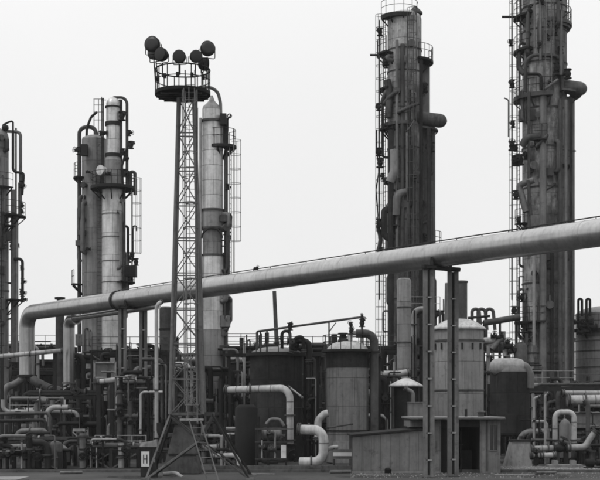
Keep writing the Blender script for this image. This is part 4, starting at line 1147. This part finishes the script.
MB().box(X(490, Y) + .002, X(497.5, Y) - .002, Y + .003, Y + 4.9, 0, Z(450, Y)).build('wall', 'wall', t)
MB().box(X(490, Y) + .002, X(497.5, Y) - .002, Y + .003, Y + 4.9, Z(425, Y), zr_ - .004).build('wall', 'wall', t)
wn = MB().box(X(490, Y) + .01, X(497.5, Y) - .01, Y + .12, Y + .14, Z(450, Y), Z(425, Y)).build('window', 'glass', t)
MB().bar(V(X(493.7, Y), Y + .09, Z(450, Y)), V(X(493.7, Y), Y + .09, Z(425, Y)), .04).build('glazing_bar', 'grey', wn)
MB().box(X(490, Y), X(497.5, Y), Y - .05, Y + .1, Z(450, Y) - .05, Z(450, Y)).build('sill', 'grey', wn)
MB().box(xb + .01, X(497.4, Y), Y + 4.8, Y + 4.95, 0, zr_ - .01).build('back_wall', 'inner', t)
MB().box(xd + .002, xe - .002, Y + .05, Y + .2, Z(427, Y), zr_ - .01).build('lintel', 'dark', t)
MB().box(xd + .02, X(448, Y), Y + .2, Y + .26, .02, Z(427.5, Y)).build('door_leaf', 'black', t)
MB().box(X(462, Y), X(462.9, Y), Y + .6, Y + .7, 0, Z(427, Y)).build('bay_post', 'dark', t)
MB().box(X(466, Y), X(476, Y), Y + 1.6, Y + 2.4, 0.02, 1.1).build('workbench', 'dark', t)
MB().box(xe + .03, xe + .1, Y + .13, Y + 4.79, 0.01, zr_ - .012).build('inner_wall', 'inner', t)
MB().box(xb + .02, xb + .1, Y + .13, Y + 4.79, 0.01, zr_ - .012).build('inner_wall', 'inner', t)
MB().box(X(466.5, Y), X(473, Y), Y + 3.8, Y + 4.2, 1.3, 1.36).build('shelf', 'steel', t)
MB().box(X(410, Y), xf + .12, Y - .35, Y + 5.3, zr_ + .003, zr_ + .07).build('roof_soffit', 'dark', t)
MB().box(X(409.5, Y), xf + .17, Y - .4, Y + 5.35, zr_ + .073, Z(416.6, Y)).build('roof', 'galv', t)
MB().box(X(411, Y), X(427.8, Y), Y + .6, Y + 4.6, Z(429, Y) + .1, zr_).build('wall', 'wall', t)
MB().bar(V(X(487, Y), Y - .04, .1), V(X(487, Y), Y - .04, zr_), .06).build('downpipe', 'steel', t)
MB().box(xd - .06, xd + .0, Y - .03, Y - .002, 0, Z(426, Y)).build('door_frame', 'grey', t)
MB().box(xe, xe + .06, Y - .03, Y - .002, 0, Z(426, Y)).build('door_frame', 'grey', t)
MB().cyl(V(X(410, Y), Y - .46, Z(419, Y)), V(xf + .2, Y - .46, Z(419, Y)), .05, n=8).build('gutter', 'steel', t)
MB().cyl(V(X(471, Y), Y + 2, Z(418, Y)), V(X(471, Y), Y + 2, Z(409, Y)), .07, n=8).build('roof_vent', 'dark', t)
MB().lathe(V(X(485, Y), Y + 1.5, Z(417, Y) + .01), UP, [(0, .16), (.2, .16), (.24, .26), (.34, .1)], 12).build('roof_vent', 'steel', t)
MB().box(X(432, Y), X(436, Y), Y - .08, Y - .003, 1.3, 1.65).build('meter_box', 'grey', t)
dr = random.Random(5)
for i, (px_, yy, ln_, a_, lab) in enumerate(((372, 64.3, 1.6, 8, 'pale plank lying on the road in front of the shed wall'), (514, 63.8, 1.9, -12, 'pale plank lying at the kerb right of the shed'), (560, 65.2, 1.3, 25, 'short plank lying askew on the road near the right edge'), (262, 64.6, 1.4, -20, 'short plank lying on the road right of the mast foot'))):
    x_ = X(px_, yy); d_ = V(math.cos(R(a_)), math.sin(R(a_)), 0)
    tag(MB().bar(V(x_, yy, .035) - d_ * ln_ / 2, V(x_, yy, .035) + d_ * ln_ / 2, .13, .04, up=UP).build('plank', 'galv'), lab, 'plank')
for px_, yy, lab in ((536, 64.6, 'short length of scrap pipe lying on the road below the concrete block'), (330, 65.4, 'short length of scrap pipe lying before the pale gravel'), (60, 64.8, 'short length of scrap pipe lying on the road at bottom left')):
    x_ = X(px_, yy); tag(MB().lathe(V(x_, yy, .09), (1, .3, 0), [(0, .06), (0, .08), (1.1, .08), (1.1, .06)], 12, cap=True).build('scrap_pipe', 'grey'), lab, 'scrap pipe')
t = thing('sand_bin', 'small dark bin on the ground in front of the panelled shed wall', 'bin', (X(388, 65), 65, 0))
MB().rings([[V(X(385, 65), 65, .02), V(X(391, 65), 65, .02), V(X(391, 65), 65.4, .02), V(X(385, 65), 65.4, .02)], [V(X(384.5, 65), 64.97, .22), V(X(391.5, 65), 64.97, .22), V(X(390, 65), 65.4, .3), V(X(386, 65), 65.4, .3)]]).build('body', 'black', t)

# ------------------------------------------------------------------ domed vessel with stack
Y = 84
cx = X(459, Y); r = SZ(24.5, Y); zt = Z(330, Y)
t = thing('domed_vessel', 'big vessel with a white shallow dome behind the right hand trestle posts', 'tank', (cx, Y, 0))
clad(t, cx, Y, .1, zt, r, 2.1, 8, 'mid', 81, name='shell_plate')
MB().lathe((cx, Y, zt), (0, 0, 1), [(0, r + .16), (.1, r + .16), (.14, r + .1), (.4, r * .84), (.62, r * .55), (.7, .5)], 36).build('dome', 'white', t)
MB().lathe((cx, Y, Z(342, Y)), (0, 0, 1), [(0, r + .07), (.12, r + .07)], 36).build('stiffening_ring', 'steel', t)
MB().lathe((cx, Y, Z(391, Y)), (0, 0, 1), [(0, r + .05), (.09, r + .05)], 36).build('stiffening_ring', 'steel', t)
for k in range(7):
    a = R(-165 + k * 25); p = V(cx + (r + .06) * math.cos(a), Y + (r + .06) * math.sin(a), Z(344, Y))
    MB().box(p.x - .05, p.x + .05, p.y - .05, p.y + .05, p.z - .4, p.z).build('lug', 'dark', t)
t2 = thing('vent_stack', 'short wide flue pipe rising from the white shallow dome', 'stack', W(460, 319, Y + .2))
MB().lathe(W(460, 322, Y + .2), (0, 0, 1), [(0, SZ(7.3, Y)), (Z(283, Y) - Z(322, Y), SZ(7.3, Y)), (Z(283, Y) - Z(322, Y) + .01, SZ(8, Y)), (Z(281, Y) - Z(322, Y), SZ(8, Y))], 26).build('flue', 'steel', t2)
MB().lathe(W(449, 326, Y + .5), (0, 0, 1), [(0, SZ(5, Y)), (Z(283, Y) - Z(326, Y), SZ(4.2, Y))], 20).build('side_flue', 'grey', t2)
# small column left of it
Y = 88
cx = X(404, Y); r = SZ(7.2, Y)
t = thing('vent_column', 'slim pale ringed column standing in front of the left tall dark column', 'column', (cx, Y, 0))
clad(t, cx, Y, 0, Z(280, Y), r, 1.5, 4, 'mid', 91)
MB().lathe((cx, Y, Z(280, Y)), (0, 0, 1), [(0, r), (.12, r * .7), (.15, .05)], 24).build('cap', 'grey', t)
for py in (308, 343, 371): MB().lathe((cx, Y, Z(py, Y)), (0, 0, 1), [(0, r + .06), (.08, r + .06)], 24).build('hoop', 'steel', t)
t = thing('small_tank', 'small dark tank with a white conical roof behind the low shed', 'tank', (X(406, 79), 79, 0))
MB().lathe((X(406, 79), 79, 0), (0, 0, 1), [(0, .75), (Z(387, 79), .75)], 24).build('body', 'darkened', t)
MB().lathe((X(406, 79), 79, Z(386.5, 79)), (0, 0, 1), [(0, SZ(17, 79)), (.06, SZ(17, 79)), (.25, SZ(12, 79)), (.5, .2), (.52, .05)], 28).build('roof', 'white', t)
for px_ in (393, 419): MB().bar((X(px_, 79), 78.6, 0), W(px_, 387, 78.6), .1).build('post', 'steel', t)
lone('upright pipe right of the small white roofed tank', [W(413, 432, 77), W(413, 392, 77), W(404, 388, 77)], .12, 'grey', .3)
lone('pale level pipe at roof height behind the small white roofed tank', [W(376, 374, 86), W(398, 374, 86), W(410, 372, 86)], .22, 'lag')
t = thing('equipment_box', 'grey box standing on the shed roof side beside the small tank', 'box', W(416, 428, 71))
MB().box(X(409, 71.5), X(427, 71.5), 71.5, 72.5, 0, Z(403, 71.5)).build('body', 'wall', t)
MB().box(X(408.5, 71.5), X(427.5, 71.5), 71.4, 72.6, Z(403, 71.5) + .003, Z(402, 71.5)).build('lid', 'grey', t)

# pipe bridge right of the vessel
t = thing('pipe_bridge', 'pipe bridge with looped pipes between the domed vessel and the tallest column', 'pipe rack', W(495, 456, 92))
pipe(t, [W(484, 323, 92), W(520, 317, 92)], .22, 'steel')
for px_ in (472, 478, 486): pipe(t, [W(px_, 345, 92), W(px_, 309, 92), W(px_ + 7, 309, 92), W(px_ + 9, 330, 92)], .12, 'steel', .35)
pipe(t, [W(468, 318, 91.5), W(490, 316, 91.5)], .09, 'dark')
for px_ in (470, 484, 500, 516): MB().bar((X(px_, 92.3), 92.3, 0), W(px_, 322, 92.3), .14).build('post', 'dark', t)
for a, b in ((470, 484), (484, 470)): MB().bar(W(a, 345, 92.1), W(b, 320, 92.1), .06).build('brace', 'steel', t)
pipe(t, [W(482, 341, 90), W(498, 340, 90), W(506, 344, 90), W(506, 356, 90)], .24, 'lag', .5)
pipe(t, [W(492, 349, 89.8), W(500, 339, 89.8), W(504, 339, 89.8)], .2, 'grey', .4)
for q in ((508, 346), (500, 337), (494, 336), (511, 352)): valve(t, W(q[0], q[1], 89.7), (1, 0, 0), (0, -.5, 1), .14)
MB().box(X(468, 92), X(522, 92), 92.15, 92.25, Z(350, 92), Z(348, 92)).build('beam', 'dark', t)

# dark vessel with pale lying dome
Y = 78
cx = X(510, Y); r = SZ(19.5, Y)
t = thing('domed_vessel', 'black vessel with a blotchy pale bulging cap right of the low shed', 'tank', (cx, Y, 0))
clad(t, cx, Y, Z(436, Y), Z(372, Y), r, 1.4, 6, 'darkened', 95, name='shell_plate')
MB().lathe((cx, Y, Z(372, Y)), (0, 0, 1), [(0, r), (.15, r * .97), (.4, r * .85), (.62, r * .6), (.75, r * .3), (.78, .05)], 32).build('dome', 'grey', t)
cap = MB().lathe(W(490, 367, Y - .5), (1, 0, .02), [(0, .1), (.06, .3), (.25, .47), (.6, .52), (1.6, .5), (1.9, .42), (2.1, .2)], 24).build('bulging_cap', 'galv', t)
pipe(t, [W(517, 364, Y - .6), W(526, 366, Y - .6), W(530, 374, Y - .6), W(530, 388, Y - .6)], .24, 'grey', .5)
MB().lathe((cx, Y, Z(435, Y)), (0, 0, 1), [(0, r + .25), (.18, r + .25)], 32).build('base_ring', 'black', t)
for a in (-150, -90, -30, 30, 90, 150): MB().bar((cx + r * .8 * math.cos(R(a)), Y + r * .8 * math.sin(R(a)), 0), (cx + r * .8 * math.cos(R(a)), Y + r * .8 * math.sin(R(a)), Z(437, Y)), .16).build('leg', 'dark', t)
t = thing('concrete_footing', 'grey tapering concrete block beside the foot of the black vessel', 'footing', (X(517, 72), 72, 0))
MB().rings([[V(X(505, 72), 71.3, .05), V(X(530, 72), 71.3, .05), V(X(530, 72), 72.8, .05), V(X(505, 72), 72.8, .05)], [V(X(511, 72), 71.6, Z(441, 72)), V(X(529, 72), 71.6, Z(441, 72)), V(X(529, 72), 72.6, Z(441, 72)), V(X(511, 72), 72.6, Z(441, 72))]]).build('block', 'conc', t)
MB().box(X(510, 72), X(530, 72), 71.5, 72.7, Z(441, 72) + .002, Z(439.5, 72)).build('cover_plate', 'dark', t)

# ------------------------------------------------------------------ right edge tank and pipework
Y = 101
cx = X(606, Y); r = SZ(32, Y)
t, cx, r, zt = tank('round banded tank cut by the right edge of the photo', 607, Y, 62, 314, 'mid', n=10, bands=6, seed=97, dome='galv', dm=.6)
MB().lathe((cx, Y, Z(341, Y)), (0, 0, 1), [(0, r + .12), (.2, r + .12)], 40).build('stiffening_ring', 'galv', t)
for px_ in (580, 588):
    pipe(t, [W(px_ - 1.6, 328, Y - 2.6), W(px_ - 1.6, 299, Y - 2.6), W(px_ + 2, 299, Y - 2.6), W(px_ + 2, 316, Y - 2.6)], .1, 'dark', .13, n=8)
platform(t, cx, Y, Z(330, Y), r, r + .7, 180, 262, 'dark', th=.2)
for q in ((578, 322), (583, 326), (589, 323), (592, 327), (581, 332), (587, 331)): valve(t, W(q[0], q[1], Y - 2.6), (1, 0, 0), (0, -.4, 1), .17)
for py in (352, 368, 384): MB().lathe((cx, Y, Z(py, Y)), (0, 0, 1), [(0, r + .05), (.08, r + .05)], 40).build('stiffening_ring', 'steel', t)
Y = 80
t = thing('pipe_rack', 'long dark level beam on slender posts running to the right edge', 'pipe rack', (X(560, Y), Y, 0))
MB().box(X(519, Y), X(650, Y), Y - .1, Y + .1, Z(391, Y), Z(386.5, Y)).build('beam', 'dark', t)
for px_ in (523, 545, 587, 625): MB().box(X(px_, Y) - .08, X(px_, Y) + .08, Y - .08, Y + .08, 0, Z(391, Y) - .003).build('post', 'grey', t)
pipe(t, [W(531, 388, Y + .4), W(540, 384.5, Y + .4), W(650, 384, Y + .4)], .1, 'steel')
lone('fat pale level pipe under the dark beam at the right edge', [W(567, 400, 77), W(650, 399, 77)], .28, 'lag', fl=[(W(585, 399.8, 77), H1)], feet=[W(570, 400, 77), W(610, 400, 77)])
lone('second pale level pipe just above the fat one at the right edge', [W(562, 393, 79), W(650, 393, 79)], .16, 'galv', feet=[W(566, 393, 79)])
lone('pale inverted U pipe in front of the grey box at right', [W(555, 452, 73), W(555, 412, 73), W(574, 412, 73), W(574, 446, 73)], .15, 'lag', .35, fl=[(W(555, 440, 73), UP), (W(574, 440, 73), UP)])
t = thing('filter_vessel', 'slim grey upright vessel framed by the pale inverted U pipe', 'vessel', (X(565, 74), 74, 0))
MB().lathe((X(565, 74), 74, .4), (0, 0, 1), [(0, .2), (.1, .33), (2.0, .33), (2.2, .2), (2.3, .05)], 20).build('body', 'grey', t)
for s_ in (-1, 1): MB().bar((X(565, 74) + .25 * s_, 74, 0), (X(565, 74) + .25 * s_, 74, .6), .08).build('leg', 'dark', t)
t = thing('control_cabin', 'plain grey box cabin behind the inverted U pipe at the right edge', 'cabin', (X(592, 79), 79, 0))
MB().box(X(576, 79), X(640, 79), 79, 81, Z(428, 79), Z(413, 79)).build('wall', 'wall', t)
MB().box(X(576, 79), X(640, 79), 79.2, 81, 0, Z(428, 79) - .003).build('lower_wall', 'dark', t)
MB().box(X(575, 79), X(641, 79), 78.9, 81.1, Z(413, 79) + .003, Z(412, 79)).build('roof', 'galv', t)
for a, b in ((578, 583), (585, 592), (594, 600)): MB().box(X(a, 79), X(b, 79), 79.15, 79.195, Z(445, 79), Z(431, 79)).build('window', 'glass', t)
lone('fat pale pipe lying along the ground at the right under the inverted U pipe', [W(531, 449, 71.5), W(585, 447, 71.5), W(589, 440, 71.5), W(596, 430, 71.5)], .17, 'galv', .4, fl=[(W(548, 448.4, 71.5), H1), (W(570, 447.6, 71.5), H1)], vl=[(W(560, 448, 71.5), H1, (0, -.3, 1))], feet=[W(536, 449, 71.5), W(566, 448, 71.5)])
lone('lower pale pipe on the ground right of the concrete block', [W(530, 456, 70.5), W(556, 455, 70.5)], .14, 'lag', fl=[(W(543, 455.5, 70.5), H1)], vl=[(W(536, 456, 70.5), H1, (0, -.3, 1))])
lone('dark thin level pipe above the ground pipes at right', [W(531, 440, 73.5), W(558, 440, 73.5), W(558, 462, 73.5)], .08, 'steel')
lone('tall thin pale pipe between the black vessel and the inverted U pipe', [W(545, 468, 72), W(545, 396, 72), W(549, 392, 72)], .06, 'galv', .15, n=8)
lone('thin pale pipe with valve just right of the black vessel', [W(534, 452, 75), W(534, 398, 75), W(541, 396, 75)], .07, 'galv', .15, n=8, vl=[(W(534, 420, 75), UP, (0, -1, 0))])
lone('upright grey pipe by the right edge under the fat pale pipe', [W(588, 450, 73.5), W(588, 404, 73.5), W(584, 400, 73.5)], .13, 'steel', .25, vl=[(W(588, 434, 73.5), UP, (.6, -.8, 0))])
t = thing('pump', 'small black pump lying on the ground at the right edge', 'pump', (X(592, 68.5), 68.5, 0))
MB().lathe((X(585, 68.5), 68.5, .42), (1, 0, 0), [(0, .1), (.05, .2), (.45, .22), (.5, .1), (.6, .1), (.62, .17), (.8, .17), (.82, .08)], 18).build('body', 'black', t)
MB().box(X(584, 68.5), X(602, 68.5), 68.3, 68.7, .06, .2).build('base', 'dark', t)
t = thing('concrete_plinth', 'pale low concrete plinth under the ground pipes at right', 'plinth', (X(560, 69.5), 69.5, 0))
MB().box(X(548, 69.5), X(582, 69.5), 69.2, 70.1, .02, .28).build('slab', 'conc', t)
for q in (0, 1): MB().box(X(553 + q * 18, 69.5), X(558 + q * 18, 69.5), 69.4, 69.9, .283, .5).build('pad', 'conc', t)

hz = MB().box(-1000, 1000, -260, 2600, -1.0, 60).build('haze', 'ink')
hz['kind'] = 'stuff'; hz['label'] = 'thin pale haze over the whole yard'; hz['category'] = 'haze'
hm = bpy.data.materials.new('thin_haze'); hm.use_nodes = True; hn = hm.node_tree; hn.nodes.clear()
ho = hn.nodes.new('ShaderNodeOutputMaterial'); hv = hn.nodes.new('ShaderNodeVolumePrincipled')
hv.inputs['Color'].default_value = (.9, .9, .9, 1); hv.inputs['Density'].default_value = 0.00016
hn.links.new(hv.outputs[0], ho.inputs['Volume']); hz.data.materials.clear(); hz.data.materials.append(hm)

# internal bookkeeping property off again
for o in bpy.data.objects:
    if '_o' in o.keys(): del o['_o']
